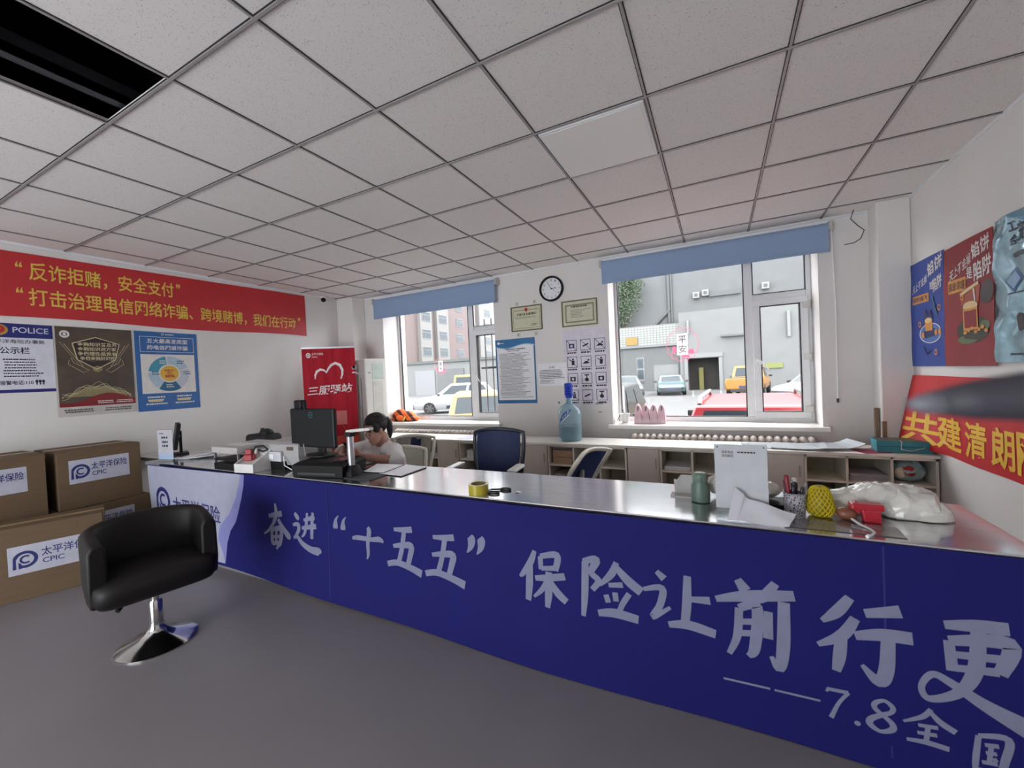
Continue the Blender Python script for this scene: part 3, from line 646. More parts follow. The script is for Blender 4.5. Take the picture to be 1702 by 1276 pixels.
c.line([(bx(-.02), .191), (bx(.136), .195)], .008, 2, 2); c.line([(bx(.15), .195), (bx(.29), .199)], .008, 2, 2); c.disc(bx(.394), .152, .009, .009, 2, 2)
# vertical fold creases
for x in (2.27, 5.02): c.line([(x, .785), (x-.004, .5), (x+.006, .06)], .006, 5, 1)
BANB = M('blue_banner_cloth', '#15165c', .75, var=.04, scale=3, spec=.2)
tag(c.build('counter_banner', [BANB, M('white_banner_cloth', '#9ea0b2', .45, var=.04), M('silver_lettering', '#787b92', .6, spec=.2), M('lilac_banner_wave', '#7d7fb4', .45), NAVY, M('banner_crease', '#1b1c66', .5)], smooth=60),
    'long dark blue printed banner hung along the counter front with big silver brush lettering', 'banner')

# ================================================================ LEFT WALL
LW = RX0+.004
def wav(a, f, g=0): return lambda x, y: a*math.sin(x*f+y*g)+a*.5*math.sin(x*f*2.3+1+y*3)
c = Card((LW+.004, 1.0, 2.15), (0, 1, 0), (0, 0, 1), wav(.003, 5, 2), .0015)
c.sheet(lambda a, v: c.P(a*3.035, lerp(-.02+.02*a+.012*math.sin(a*9), .545+.05*a, v)), 60, 8, .001, 0)
o_ = lambda y: y-1.0
YL = M('yellow_banner_lettering', '#d9b84e', .5)
c.text('反诈拒赌，安全支付', o_(1.33), .318, o_(2.405), .485, 1, 2, .012)
c.text('打击治理电信网络诈骗、跨境赌博，我们在行动', o_(1.32), .088, o_(3.865), .252, 1, 2, .012)
for x, z in ((1.256, 2.566), (1.252, 2.342)):
    for k in (0, .022): c.brush(GL['lq'], o_(x+k), z-2.15, o_(x+k+.018), z-2.15+.055, 1, 2, 1.1)
for x, z in ((2.425, 2.575), (3.90, 2.355)):
    for k in (0, .022): c.brush(GL['rq'], o_(x+k), z-2.15, o_(x+k+.018), z-2.15+.055, 1, 2, 1.1)
tag(c.build('wall_banner', [M('red_banner_cloth', '#b82a30', .5, var=.05, scale=4), YL], smooth=60), 'long red banner with two rows of yellow characters along the top of the left wall', 'banner')

# police notice board
c = Card((LW, .98, 1.48), (0, 1, 0), (0, 0, 1))
o_ = lambda y: y-.98
Zp = lambda z: z-1.48
c.base(0, 0, .47, .6, 0); c.rect(0, .475, .47, .597, 1); c.rect(0, .0, .47, .028, 1)
c.text('POLICE', o_(1.215), Zp(1.998), o_(1.425), Zp(2.047), 2, 2, .008)
c.disc(o_(1.13), Zp(2.02), .06, .05, 3, 2); c.disc(o_(1.13), Zp(2.025), .042, .036, 4, 3); c.disc(o_(1.13), Zp(2.03), .02, .018, 3, 4)
c.text('驻太平洋寿险办事处', o_(1.03), Zp(1.905), o_(1.40), Zp(1.94), 5, 2, .005)
c.text('公示栏', o_(1.135), Zp(1.815), o_(1.305), Zp(1.875), 5, 2, .015)
c.rows(o_(1.15), Zp(1.61), o_(1.39), Zp(1.78), 7, 5, fill=.4)
c.text('报警电话:110', o_(1.125), Zp(1.548), o_(1.315), Zp(1.585), 5, 2, .01)
for k in range(3): c.disc(o_(1.335)+.02*k, Zp(1.575), .009, .014, 5, 2); c.disc(o_(1.335)+.02*k, Zp(1.553), .005, .009, 5, 2)
tag(c.build('notice_board', [M('white_board', '#d2d2dc', .45), M('police_blue', '#20266e', .4), M('board_silver', '#c9cbd6', .4), M('badge_gold', '#b08a3a', .4), REDP, M('dark_navy_text', '#20223c', .6)]),
    'white and blue police notice board on the left wall', 'notice board')

# dark bronze poster
c = Card((LW, 1.452, 1.238), (0, 1, 0), (0, 0, 1), wav(.0015, 9), .0014)
o_ = lambda y: y-1.452
Zp = lambda z: z-1.238
c.base(0, 0, .572, .845, 0, .002, 20, 1)
c.rect(.012, .09, .56, .84, 1, 1)
pts = [(.012, .09)]+[(.012+.548*i/20, .165+.045*math.sin(i/20*6.0-2.2)) for i in range(21)]+[(.56, .09)]
for i in range(1, 21): c.poly([(pts[i][0], .09), (pts[i+1][0], .09), pts[i+1], pts[i]], 2, 2)
for k, (amp, z0) in enumerate(((.10, .17), (.13, .16), (.085, .19), (.15, .15))):
    c.line([(.03+.5*i/24, z0+amp*math.sin(PI*i/24)+.02*math.sin(i*.9+k)) for i in range(25)], .0025, 3, 2)
for i in range(24):
    c.poly([(.05+.48*i/24, .18), (.05+.48*(i+1)/24, .18), (.05+.48*(i+1)/24, .18+.10*math.sin(PI*(i+1)/24)), (.05+.48*i/24, .18+.10*math.sin(PI*i/24))], 6, 1.5)
c.disc(.285, .445, .035, .03, 6, 2)
sh = [(o_(1.572), Zp(1.925)), (o_(1.735), Zp(1.988)), (o_(1.909), Zp(1.928)), (o_(1.873), Zp(1.772)), (o_(1.731), Zp(1.679)), (o_(1.60), Zp(1.772))]
c.poly(sh, 4, 2); c.line(sh+[sh[0]], .008, 3, 3)
for tx, z in (('金融知识普及月', 1.905), ('金融知识进万家', 1.86), ('争做理性投资者', 1.815), ('争做金融好网民', 1.77)): c.text(tx, o_(1.605)+.15*(1.86-z if z < 1.8 else 0), Zp(z)-.005, o_(1.885)-.15*(1.86-z if z < 1.8 else 0), Zp(z)+.033, 3, 4, .012)
for s_ in (-1, 1):
    c.line([(.285+s_*.22, .68), (.285+s_*.10, .47)], .003, 3, 2); c.line([(.285+s_*.25, .70), (.285+s_*.13, .49)], .002, 3, 2)
    c.line([(.285+s_*a, b) for a, b in ((.18, .55), (.16, .50), (.11, .47), (.06, .43), (.10, .41), (.15, .45), (.2, .49), (.19, .53))], .003, 3, 2)
c.arc(.072, .77, .02, .034, 0, 360, 5, 3); c.disc(.072, .77, .012, .016, 5, 3)
for x0, x1 in ((.27, .39), (.41, .54)): c.rows(x0, .105, x1, .14, 2, 5, 3, .5, .05)
for x0, x1 in ((.04, .25), (.32, .53)): c.rows(x0, .03, x1, .07, 2, 7, 3, .55, .1)
tag(c.build('poster', [M('poster_white_edge', '#c0bab6', .5), M('bronze_print', '#4e4238', .4, var=.35, scale=5), M('poster_maroon', '#7c1820', .4), M('pale_gold_print', '#cfc09a', .4), M('dark_brown_print', '#2c2220', .4), M('poster_white_print', '#d8d4d0', .5), M('khaki_print', '#857a56', .4, var=.2), M('grey_text', '#4a4648', .6)], smooth=60),
    'dark bronze poster with a shield of pale characters, between two other sheets', 'poster')

# blue poster with ring chart
c = Card((LW, 2.032, 1.232), (0, 1, 0), (0, 0, 1), wav(.0015, 9, 1), .0014)
o_ = lambda y: y-2.032
Zp = lambda z: z-1.232
c.base(0, 0, .57, .848, 0, .002, 20, 1)
c.frame(.042, .63, .535, .795, .004, 1, 1); c.rect(.042, .185, .535, .605, 1, 1)
c.text('五大最高发类型', .10, .725, .475, .775, 1, 2, .014, .1); c.text('的电信网络诈骗', .10, .655, .475, .705, 1, 2, .014, .1)
cx, cy = .288, .398
c.arc(cx, cy, .10, .188, 100, 172, 2, 2); c.arc(cx, cy, .10, .188, 20, 96, 3, 2); c.arc(cx, cy, .10, .188, 176, 236, 3, 2); c.arc(cx, cy, .10, .188, 300, 376, 6, 2); c.arc(cx, cy, .10, .195, 238, 302, 4, 2)
c.disc(cx, cy, .085, .085, 5, 3); c.text('数量占比', cx-.045, cy+.022, cx+.045, cy+.045, 7, 4, .01); c.text('接近', cx-.025, cy-.008, cx+.025, cy+.016, 7, 4, .01); c.text('88%', cx-.045, cy-.045, cx+.045, cy-.014, 7, 4, .02)
for x, z, m in ((.20, .50, 1), (.36, .50, 4), (.13, .38, 4), (.42, .38, 4), (.25, .24, 1)): c.rows(x, z, x+.075, z+.045, 2, m, 3, .5, .2)
for x in (.06, .32):
    c.rows(x+.02, .135, x+.18, .155, 1, 1, 2, .8, .05); c.poly([(x+.03, .095), (x+.15, .095), (x+.165, .122), (x+.02, .122)], 8, 2); c.rows(x, .06, x+.2, .085, 1, 1, 2, .6, .05)
c.arc(.245, .825, .008, .012, 0, 360, 1, 2); c.rows(.265, .815, .35, .832, 1, 1, 2, .6, 0)
tag(c.build('poster', [M('poster_blue', '#1f5c9c', .35, var=.06), M('poster_white_print', '#d8d4d0', .5), M('poster_teal', '#3f8ea6', .4), M('pale_blue_print', '#a9bccb', .4), M('deep_teal_print', '#1e5c80', .4), M('chart_yellow', '#d4a93a', .4), M('pale_grey_print', '#b9bcc6', .4), REDP, M('cream_tab', '#cbbf94', .5)], smooth=60),
    'blue poster with a ring chart and yellow centre on the left wall', 'poster')

# ================================================================ RIGHT WALL
RW = RX1-.004
def crump(a, f): return lambda x, y: a*(math.sin(x*f+1.7*math.sin(y*f*.6))+.6*math.sin(y*f*1.7+x*f*.8))
def rposter(yl, yr, z0, z1, mats, fill, label, warp, name='poster'):
    c = Card((RW-.016, yl, z0), (0, -1, 0), (0, 0, 1), warp, .0012)
    w, h = yl-yr, z1-z0
    c.base(0, 0, w, h, 0, .002, 24, 24)
    fill(c, w, h, lambda y: yl-y, lambda z: z-z0)
    return tag(c.build(name, mats, smooth=60), label, 'poster')
def p_common(c, X, Z, xs, zs, big):
    pass
def fill_blue(c, w, h, X, Z):
    c.text('天上不会掉', X(4.57), Z(1.935), X(4.30), Z(2.0), 1, 2, .01, .1, .06); c.text('馅饼', X(4.29), Z(2.02), X(4.07), Z(2.13), 1, 2, .02, .05, .05)
    c.text('是', X(4.27), Z(1.93), X(4.215), Z(1.985), 1, 2, .01); c.text('陷阱', X(4.22), Z(1.90), X(4.08), Z(2.0), 1, 2, .02, 0, .03)
    c.rect(X(4.565), Z(1.85), X(4.29), Z(1.915), 2, 2); c.text('高利保本', X(4.555), Z(1.86), X(4.30), Z(1.905), 3, 3, .01)
    c.disc(X(4.28), Z(1.60), .17, .07, 4, 1); c.arc(X(4.28), Z(1.60), .17, .185, 0, 360, 1, 2, 30, .42); c.disc(X(4.28), Z(1.595), .12, .045, 3, 2)
    c.rect(X(4.36), Z(1.62), X(4.24), Z(1.70), 2, 3); c.disc(X(4.30), Z(1.70), .06, .02, 5, 4); c.poly([(X(4.39), Z(1.70)), (X(4.22), Z(1.70)), (X(4.27), Z(1.79)), (X(4.31), Z(1.74)), (X(4.35), Z(1.80))], 3, 3)
    c.line([(X(4.16), Z(1.72)), (X(4.24), Z(1.88))], .02, 6, 3); c.line([(X(4.4), Z(1.50)), (X(4.34), Z(1.44)), (X(4.28), Z(1.47))], .015, 3, 3)
    for y, z in ((4.42, 1.59), (4.20, 1.6), (4.14, 1.6)): c.rect(X(y), Z(z-.02), X(y-.04), Z(z+.02), 2, 4)
    for y, z in ((4.13, 1.78), (4.2, 1.45), (4.45, 1.68)): c.arc(X(y), Z(z), .014, .024, 0, 360, 2, 3)
rposter(4.615, 4.055, 1.345, 2.185, [M('poster_royal_blue', '#1d3c8e', .55), M('poster_white_print', '#d8d4d0', .5), M('poster_orange', '#d08a34', .45), M('dark_navy_print', '#1a2458', .4), M('sky_print', '#4468ac', .4), M('sand_print', '#d8bd88', .4), M('teal_print', '#2a5c70', .4)], fill_blue,
        'royal blue poster with white slanting characters by the corner column', crump(.0025, 9))
def fill_red(c, w, h, X, Z):
    c.text('天上不会掉', X(3.96), Z(1.925), X(3.69), Z(2.0), 1, 2, .01, .1, .08); c.text('馅饼', X(3.685), Z(2.02), X(3.49), Z(2.12), 1, 2, .02, .05, .03)
    c.text('是', X(3.75), Z(1.91), X(3.685), Z(1.985), 1, 2, .01); c.text('陷阱', X(3.67), Z(1.88), X(3.485), Z(2.0), 1, 2, .02, 0, .03)
    c.rect(X(3.975), Z(1.845), X(3.76), Z(1.935), 2, 2); c.text('高息诱惑', X(3.965), Z(1.86), X(3.77), Z(1.92), 3, 3, .01)
    c.disc(X(3.70), Z(1.58), .19, .085, 4, 1); c.rect(X(3.80), Z(1.58), X(3.63), Z(1.72), 0, 3); c.frame(X(3.80), Z(1.58), X(3.63), Z(1.72), .014, 2, 4); c.disc(X(3.715), Z(1.735), .085, .03, 5, 3); c.poly([(X(3.82), Z(1.75)), (X(3.62), Z(1.75)), (X(3.60), Z(1.86)), (X(3.80), Z(1.86))], 6, 2)
    c.line([(X(3.82), Z(1.82)), (X(3.62), Z(1.87))], .022, 5, 4); c.disc(X(3.53), Z(1.80), .07, .075, 3, 2); c.line([(X(3.67), Z(1.84)), (X(3.655), Z(1.76))], .016, 1, 4)
    for k in range(7): c.disc(X(3.78-.04*k), Z(1.565+.012*(k % 3)), .02, .012, 2, 5)
    c.disc(X(3.76), Z(1.52), .11, .03, 7, 2); c.disc(X(3.56), Z(1.60), .06, .03, 7, 2); c.arc(X(3.80), Z(1.80), .01, .02, 0, 360, 2, 4)
rposter(4.05, 3.46, 1.345, 2.17, [M('poster_crimson', '#86121e', .55, var=.12, scale=3), M('poster_white_print', '#d8d4d0', .5), M('poster_orange', '#d08a34', .45), M('dark_maroon_print', '#301018', .4), M('olive_black_print', '#2a2a20', .4), M('sand_print', '#d8bd88', .4), M('rust_print', '#a0442c', .4), M('green_print', '#5a6a44', .4)], fill_red,
        'crimson poster with a treasure chest picture beside the blue poster', crump(.003, 8))
def fill_sil(c, w, h, X, Z):
    c.rect(X(3.31), Z(2.09), X(3.25), Z(2.10), 1, 2); c.text('工', X(3.31), Z(2.09), X(3.255), Z(2.14), 1, 2, .02); c.text('会', X(3.31), Z(2.01), X(3.25), Z(2.07), 1, 2, .02); c.text('安全', X(3.245), Z(2.02), X(3.12), Z(2.13), 1, 2, .02)
    c.rect(X(3.28), Z(1.94), X(3.16), Z(1.965), 1, 2); cx, cz = X(3.27), Z(1.82); c.poly([(cx, cz-.07), (cx+.07, cz), (cx, cz+.07), (cx-.07, cz)], 2, 2); c.poly([(cx, cz-.05), (cx+.05, cz), (cx, cz+.05), (cx-.05, cz)], 3, 3)
    c.rect(X(3.32), Z(1.745), X(3.2), Z(1.752), 1, 2); c.disc(X(3.235), Z(1.585), .035, .05, 4, 2); c.rows(X(3.33), Z(1.40), X(3.0), Z(1.42), 1, 1, 2, .6, .1)
rposter(3.455, 2.90, 1.365, 2.19, [M('silver_film', '#8fb0bc', .12, .55, var=.25, scale=9), M('film_dark_print', '#22303e', .4), M('film_blue_print', '#2c5488', .3), M('film_pale_print', '#7aa0c0', .3), M('dark_maroon_print', '#301018', .4)], fill_sil,
        'shiny silver blue plastic film poster at the right edge', crump(.006, 22))
def lift(x, y): return .115*max(0, 1-x/.5)*(1-y/.585)+.012*max(0, 1-x/.5)+.004*math.sin(x*9+y*3)
c = Card((RX1-.008, 4.612, .685), (0, -1, 0), (0, 0, 1), lift, .0014)
c.base(0, 0, 2.6, .585, 0, .002, 60, 4)
X_ = lambda y: 4.612-y
for ch, a, b_ in (('共', 4.585, 4.19), ('建', 4.21, 3.885), ('清', 3.84, 3.60), ('朗', 3.555, 3.33), ('网', 3.31, 3.05), ('络', 3.0, 2.74), ('空', 2.68, 2.42), ('间', 2.36, 2.1)): c.text(ch, X_(a), .045, X_(b_), .29, 1, 2, .02)
tag(c.build('wall_banner', [M('bright_red_banner', '#c0222c', .5, var=.04), M('golden_lettering', '#e2b63c', .5)], smooth=60), 'red banner with big golden characters low on the right wall', 'banner')

# ================================================================ BACK WALL ITEMS
BY = RY1-.002
def bcard(x, z, gap=.0008): return Card((x, BY-.003, z), (1, 0, 0), (0, 0, 1), None, gap)
# clock
t = T('wall_clock', 'round black rimmed wall clock between the two windows', 'clock', (-1.829, BY, 2.493))
def ring(prof, n=40): return [[(r*math.cos(2*PI*j/n), y, r*math.sin(2*PI*j/n)) for j in range(n)] for r, y in prof]
MB().loft(ring([(.158, 0), (.158, -.035), (.148, -.045), (.136, -.035), (.136, -.012)]), cap=False).build('rim', BLACK, t, local=True, smooth=40)
MB().loft(ring([(.14, -.001), (.14, -.012)])).build('dial', PAPER, t, local=True)
c = Card((0, -.0125, 0), (1, 0, 0), (0, 0, 1))
for h_ in range(1, 13):
    a = PI/2-2*PI*h_/12; tx = str(h_); ww = .013 if h_ < 10 else .022
    c.text(tx, .108*math.cos(a)-ww/2, .108*math.sin(a)-.0115, .108*math.cos(a)+ww/2, .108*math.sin(a)+.0115, 0, 1, .01)
for k in range(60):
    a = 2*PI*k/60; c.line([(.127*math.cos(a), .127*math.sin(a)), (.132*math.cos(a), .132*math.sin(a))], .0015, 0, 1)
c.rows(-.012, .05, .012, .058, 1, 0, 1, .6, 0)
c.build('numerals', [INK], t, local=True)
for a, L, w_, y in ((R(5), .075, .007, -.0165), (R(122), .10, .005, -.019), (R(-38), .105, .0018, -.021)):
    MB().obox((math.cos(a)*(L/2-.01), y, math.sin(a)*(L/2-.01)), (math.cos(a)*L/2, 0, math.sin(a)*L/2), (0, .001, 0), (-math.sin(a)*w_/2, 0, math.cos(a)*w_/2)).build('hand', INK, t, local=True)
MB().loft(ring([(.008, -.012), (.008, -.023)], 12)).build('spindle', BLACK, t, local=True)
# certificates
def cert(x0, x1, z0, z1, label, red):
    t = T('framed_certificate', label, 'framed certificate', ((x0+x1)/2, BY, z0))
    b = MB(); f = .014
    b.box(x0, BY-.018, z0, x1, BY, z0+f); b.box(x0, BY-.018, z1-f, x1, BY, z1); b.box(x0, BY-.018, z0+f, x0+f, BY, z1-f); b.box(x1-f, BY-.018, z0+f, x1, BY, z1-f)
    b.build('frame', M('dull_brass_frame', '#6e6650', .45, .3), t, bevel=.003)
    c = bcard(x0, z0); w, h = x1-x0, z1-z0
    c.base(f, f, w-f, h-f, 0, .002); 
    if red:
        c.frame(.03, .035, w-.03, h-.05, .004, 1, 1); c.disc(w/2, h-.05, .022, .026, 3, 2); c.line([(.06, h-.055), (w-.06, h-.055)], .004, 3, 1)
        c.rows(.09, .20, w-.07, .235, 1, 1, 1, .8, .1); c.rows(.05, .16, w-.06, .19, 2, 1, 1, .35, .3); c.rows(w-.16, .06, w-.06, .09, 2, 2, 1, .5, .2)
    else:
        c.frame(.045, .045, w-.04, h-.05, .012, 1, 1); c.frame(.06, .06, w-.055, h-.065, .003, 1, 1); c.rows(.12, .225, w-.12, .25, 1, 2, 1, .8, 0); c.rows(.11, .10, w-.07, .205, 6, 1, 1, .35, .5)
    c.build('certificate', [M('cream_certificate', '#c4c2a8', .35), M('certificate_brown', '#6c6648', .5), M('grey_text', '#4a4648', .6), REDP], t)
cert(-2.417, -1.975, 2.002, 2.326, 'framed cream certificate with a red seal, left below the clock', True)
cert(-1.709, -1.262, 1.998, 2.314, 'framed cream certificate with a double brown border, right below the clock', False)
for i, (x, z) in enumerate(((-2.325, 2.36), (-2.075, 2.365), (-2.32, 1.958), (-2.07, 1.955))):
    b = MB(); b.box(x-.022, BY-.003, z-.025, x+.022, BY, z+.025); b.tube([(x, BY-.003, z+.01), (x, BY-.012, z-.008), (x, BY-.02, z-.004)], .003, 6, 1)
    tag(b.build('adhesive_hook', [M('clear_hook_pad', '#c9c9bf', .2), CHROME]), 'clear adhesive hook ' + ('above the left half of the red sealed certificate', 'above the right half of the red sealed certificate', 'above the left half of the blue edged notice', 'above the right half of the blue edged notice')[i], 'hook', 'adhesive wall hooks')
# blue edged notice
c = bcard(-2.676, 1.058); w, h = .58, .855
c.base(0, 0, w, h, 1, .003); c.rect(.02, .045, w-.02, .80, 0, 1)
top = [(w*i/16, .755+.02*math.sin(i/16*7+2.6)+.012*i/16) for i in range(17)]
for i in range(16): c.poly([top[i], top[i+1], (w*(i+1)/16, h), (w*i/16, h)], 1, 2); c.poly([(top[i][0], top[i][1]-.012), (top[i+1][0], top[i+1][1]-.012), top[i+1], top[i]], 4, 2)
c.disc(.05, .81, .02, .018, 0, 3); c.rows(.075, .80, .13, .815, 1, 0, 3, .6, 0)
c.rows(.14, .71, .44, .73, 1, 2, 2, .7, 0); c.rows(.18, .69, .36, .705, 1, 2, 2, .6, 0)
c.rows(.05, .10, .53, .67, 38, 2, 2, .42, .35); c.rows(.05, .075, .53, .09, 1, 3, 2, .5, 0)
tag(c.build('wall_notice', [PAPER, M('notice_blue', '#22689c', .4), M('notice_text', '#4c4c58', .6), M('notice_violet_text', '#5a5a86', .6), M('light_blue_wave', '#8ab8d4', .4)]), 'tall notice sheet with a blue wavy border right of the left window', 'notice')
c = Card((-2.065, BY-.008, 1.272), (1, 0, 0), (0, 0, 1)); w, h = .39, .29
c.base(0, 0, w, h, 0, .002); c.text('公告', .15, .225, .23, .25, 1, 2, .01); c.rows(.02, .09, .36, .21, 6, 1, 2, .45, .15); c.rows(.02, .03, .30, .08, 3, 1, 2, .4, .5)
tag(c.build('paper_notice', [PAPER, M('notice_text', '#4c4c58', .6)]), 'small white landscape sheet pinned between the blue edged notice and the icon sheet', 'notice')
c = bcard(-1.712, 1.03); w, h = .555, .92
c.base(0, 0, w, h, 0, .002)
for r_ in range(4):
    for q in range(3):
        x, z = .045+q*.176, .665-r_*.205
        c.frame(x, z, x+.13, z+.135, .006, 1, 1); c.rows(x+.005, z-.035, x+.125, z-.012, 1, 1, 1, .8, 0)
        k = r_*3+q; m = (x+.065, z+.067)
        if k in (0, 6, 8): c.rect(x+.03, z+.035, x+.1, z+.09, 2 if k == 0 else 1, 1); c.disc(m[0], m[1]-.005, .016, .016, 0, 2)
        elif k in (1, 10): c.line([(x+.03, z+.05), (x+.1, z+.08)], .018, 1, 1)
        elif k in (2, 4): c.poly([(x+.02, z+.04), (x+.11, z+.045), (x+.08, z+.075), (x+.05, z+.07)], 1, 1); c.disc(x+.095, z+.085, .011, .011, 1, 1)
        elif k in (3, 5, 9): c.disc(x+.075, z+.1, .012, .012, 1, 1); c.poly([(x+.055, z+.03), (x+.09, z+.03), (x+.095, z+.085), (x+.06, z+.085)], 1, 1); c.line([(x+.06, z+.08), (x+.03, z+.095)], .01, 1, 1)
        else: c.disc(m[0], m[1]-.015, .025, .022, 1, 1); c.rect(m[0]-.006, m[1], m[0]+.006, m[1]+.045, 1, 1); c.rect(m[0]-.03, m[1]+.035, m[0]+.03, m[1]+.048, 1, 1)
        if k in (0, 1, 2, 3, 9): c.line([(x, z+.135), (x+.13, z)], .006, 1, 2)
tag(c.build('sign_sheet', [M('lilac_white_sheet', '#d2ccd8', .5), INK, NAVY]), 'white sheet with twelve black picture signs left of the right window', 'sign')
# small fixings and scuffs on the wall under the sheet
b = MB(); b.loft([[(-1.80+r*math.cos(2*PI*j/12), y, 1.06+r*math.sin(2*PI*j/12)) for j in range(12)] for r, y in ((.014, BY), (.014, BY-.008), (.008, BY-.014))])
tag(b.build('wall_bolt', M('dull_metal', '#8a8680', .5, .6)), 'small round metal bolt in the wall left of the water bottle top', 'bolt')
c = bcard(-1.5, 0.85)
for x, z, rx, rz_ in ((.19, .19, .03, .012), (.24, .20, .025, .02), (.22, .09, .03, .008), (.05, .19, .06, .002)): c.disc(x, z, rx, rz_, 0, 1, 9)
struct(c, 'wall_scuff_trim', M('wall_scuff', '#a09894', .8))

# roller blinds
BL = M('blue_blind_fabric', '#8a9fbe', .8, var=.03, scale=30, stretch=(1, 1, 8))
def blind(name_label, x0, x1, z0, z1, cord):
    t = T('roller_blind', name_label, 'blind', ((x0+x1)/2, 4.80, z0), group='blue roller blinds')
    b = MB()
    pr = [(4.76, z0), (4.758, lerp(z0, z1, .5)), (4.755, z1-.05), (4.752, z1-.02), (4.76, z1+.01), (4.78, z1+.02), (4.80, z1+.005), (4.805, z1-.03), (4.80, z1-.05), (4.78, z1-.055)]
    b.loft([[(x, y, z) for y, z in pr+[(y+.002, z-.002) for y, z in reversed(pr)]] for x in [x0+(x1-x0)*i/12 for i in range(13)]])
    b.build('fabric', BL, t, smooth=50)
    MB().box(x0, 4.754, z0-.012, x1, 4.768, z0+.012).build('bottom_bar', BL, t, bevel=.004)
    MB().box(x0-.0, 4.795, z1+.005, x1+.02, 4.86, z1+.05).build('head_rail', PVC, t)
    for x in (x0-.03, x1): MB().box(x, 4.75, z1-.05, x+.03, 4.86, z1+.03).build('bracket', M('bracket_grey', '#b9b8b4', .4), t, bevel=.004)
    if cord:
        k = MB(); k.tube([(x1+.02, 4.77, z1-.03), (x1+.035, 4.76, 2.0), (x1+.03, 4.765, 1.07)], .004, 6); k.build('pull_cord', PVC, t)
        MB().cyl((x1+.03, 4.765, 1.07), (x1+.03, 4.765, 1.03), .011, n=10).build('cord_weight', DGREY, t)
blind('blue roller blind above the left window', -4.77, -2.60, 2.42, 2.695, False)
blind('blue roller blind with a long white pull cord, above the right window', -1.17, .962, 2.452, 2.69, True)
# wire and wood strips by the right column
tag(MB().tube([(1.147, 4.75, 2.779), (1.13, 4.78, 2.71), (1.18, 4.78, 2.64), (1.225, 4.78, 2.59), (1.20, 4.78, 2.52), (1.15, 4.78, 2.49), (1.08, 4.78, 2.485)], .004, 6).build('loose_wire', DGREY, smooth=60), 'loose dark wire hanging from the ceiling right of the right blind', 'wire')
WOOD = M('raw_wood', '#7a6650', .7, var=.15, stretch=(1, 1, .2))
tag(MB().box(1.235, 4.675, 0, 1.262, 4.71, .985).build('wood_strip', WOOD), 'taller wooden strip standing against the right column', 'wood strip', 'wooden strips')
tag(MB().box(1.264, 4.60, 0, 1.292, 4.626, .875).build('wood_strip', WOOD), 'shorter wooden strip standing against the right column', 'wood strip', 'wooden strips')
# dome camera
t = T('dome_camera', 'small dark security camera under the ceiling in the left corner', 'camera', (-5.33, 4.31, H))
MB().box(-5.395, 4.29, H-.03, -5.31, 4.33, H-.005).build('mount', PVC, t)
MB().ell((-5.31, 4.29, H-.065), .036, .036, .034).build('camera_ball', BLACK, t, smooth=180)
# ================================================================ LOW CABINETS ALONG THE WINDOW WALL
CAB = M('cream_laminate', '#dcd5c6', .5, var=.02); DOORM = M('greige_laminate', '#ccc3b8', .55, var=.03); CIN = M('cabinet_inside', '#a89e8c', .7, var=.05)
KF, KB, KT = 4.22, 4.62, .66
kx = [-4.325, -3.23, -2.04, -.855, .32, 1.488]
klab = ['cream low cabinet at the far left end behind the seated person', 'cream low cabinet with a door handle below the left window, beside the blue mesh chair', 'cream low cabinet under the water bottle with brown ream boxes inside', 'cream low cabinet behind the green thermos with papers in its upper left cubby', 'cream low cabinet at the right end with a plastic bag in its last cubby']
cub = []
for i in range(5):
    x0, x1 = kx[i]+.004, kx[i+1]-.006
    t = T('low_cabinet', klab[i], 'cabinet', ((x0+x1)/2, (KF+KB)/2, 0), group='low cabinets under the windows')
    b = MB(); th = .018
    b.box(x0, KF, .04, x0+th, KB, KT-.025); b.box(x1-th, KF, .04, x1, KB, KT-.025); b.box(x0, KF, .04, x1, KB, .06); b.box(x0+.03, KF+.03, 0, x1-.03, KB, .04)
    d = .31; cw = (x1-x0-d)/3
    for k in range(3): b.box(x0+d+k*cw, KF, .06, x0+d+k*cw+th, KB-.01, KT-.025)
    b.box(x0+d, KF+.004, .405, x1, KB-.01, .423); b.box(x0, KF, KT-.045, x1, KF+.02, KT-.025)
    b.build('carcass', CAB, t)
    MB().box(x0+.01, KB-.012, .05, x1-.01, KB-.002, KT-.03).build('back_board', CIN, t)
    dr = MB().box(x0+.006, KF-.018, .05, x0+d-.004, KF-.001, KT-.03).build('door', DOORM, t, bevel=.002)
    MB().box(x0+d-.04, KF-.04, .44, x0+d-.03, KF-.018, .54).build('handle', M('pale_handle', '#b4ada4', .4), dr, bevel=.003)
    cub.append([x0+d+k*cw+th for k in range(3)]+[x1-th])
b = MB().box(-4.335, KF-.015, KT-.024, 1.489, KB+.02, KT)
tag(b.build('worktop', M('white_worktop', '#e0ddd4', .35, var=.02), bevel=.003), 'long white worktop lying over the row of low cabinets', 'worktop')
CARTON = M('ream_box', '#b08e70', .7); GRB = M('grey_folder', '#8d8b94', .6)
def stack(name, label, cat, x0, x1, z, n, hgt, mat, y0=KF+.05, y1=KB-.06, group=None):
    b = MB(); hh = hgt/n
    for k in range(n):
        e = random.uniform(-.006, .006); b.box(x0+e, y0+e, z+k*hh, x1+e, y1+e, z+(k+1)*hh-.0015)
    return tag(b.build(name, mat), label, cat, group)
C2 = cub[2]
for k, lb in enumerate(('lower brown paper ream box in the cubby under the water bottle', 'upper brown paper ream box in the cubby under the water bottle')):
    b = MB().box(C2[0]+.03, KF+.03, .423+k*.078, C2[1]-.035, KB-.08, .423+k*.078+.074); tag(b.build('ream_box', CARTON, bevel=.003), lb, 'box', 'ream boxes')
stack('grey_file', 'grey file lying on the two ream boxes', 'file', C2[0]+.03, C2[1]-.04, .581, 1, .03, GRB)
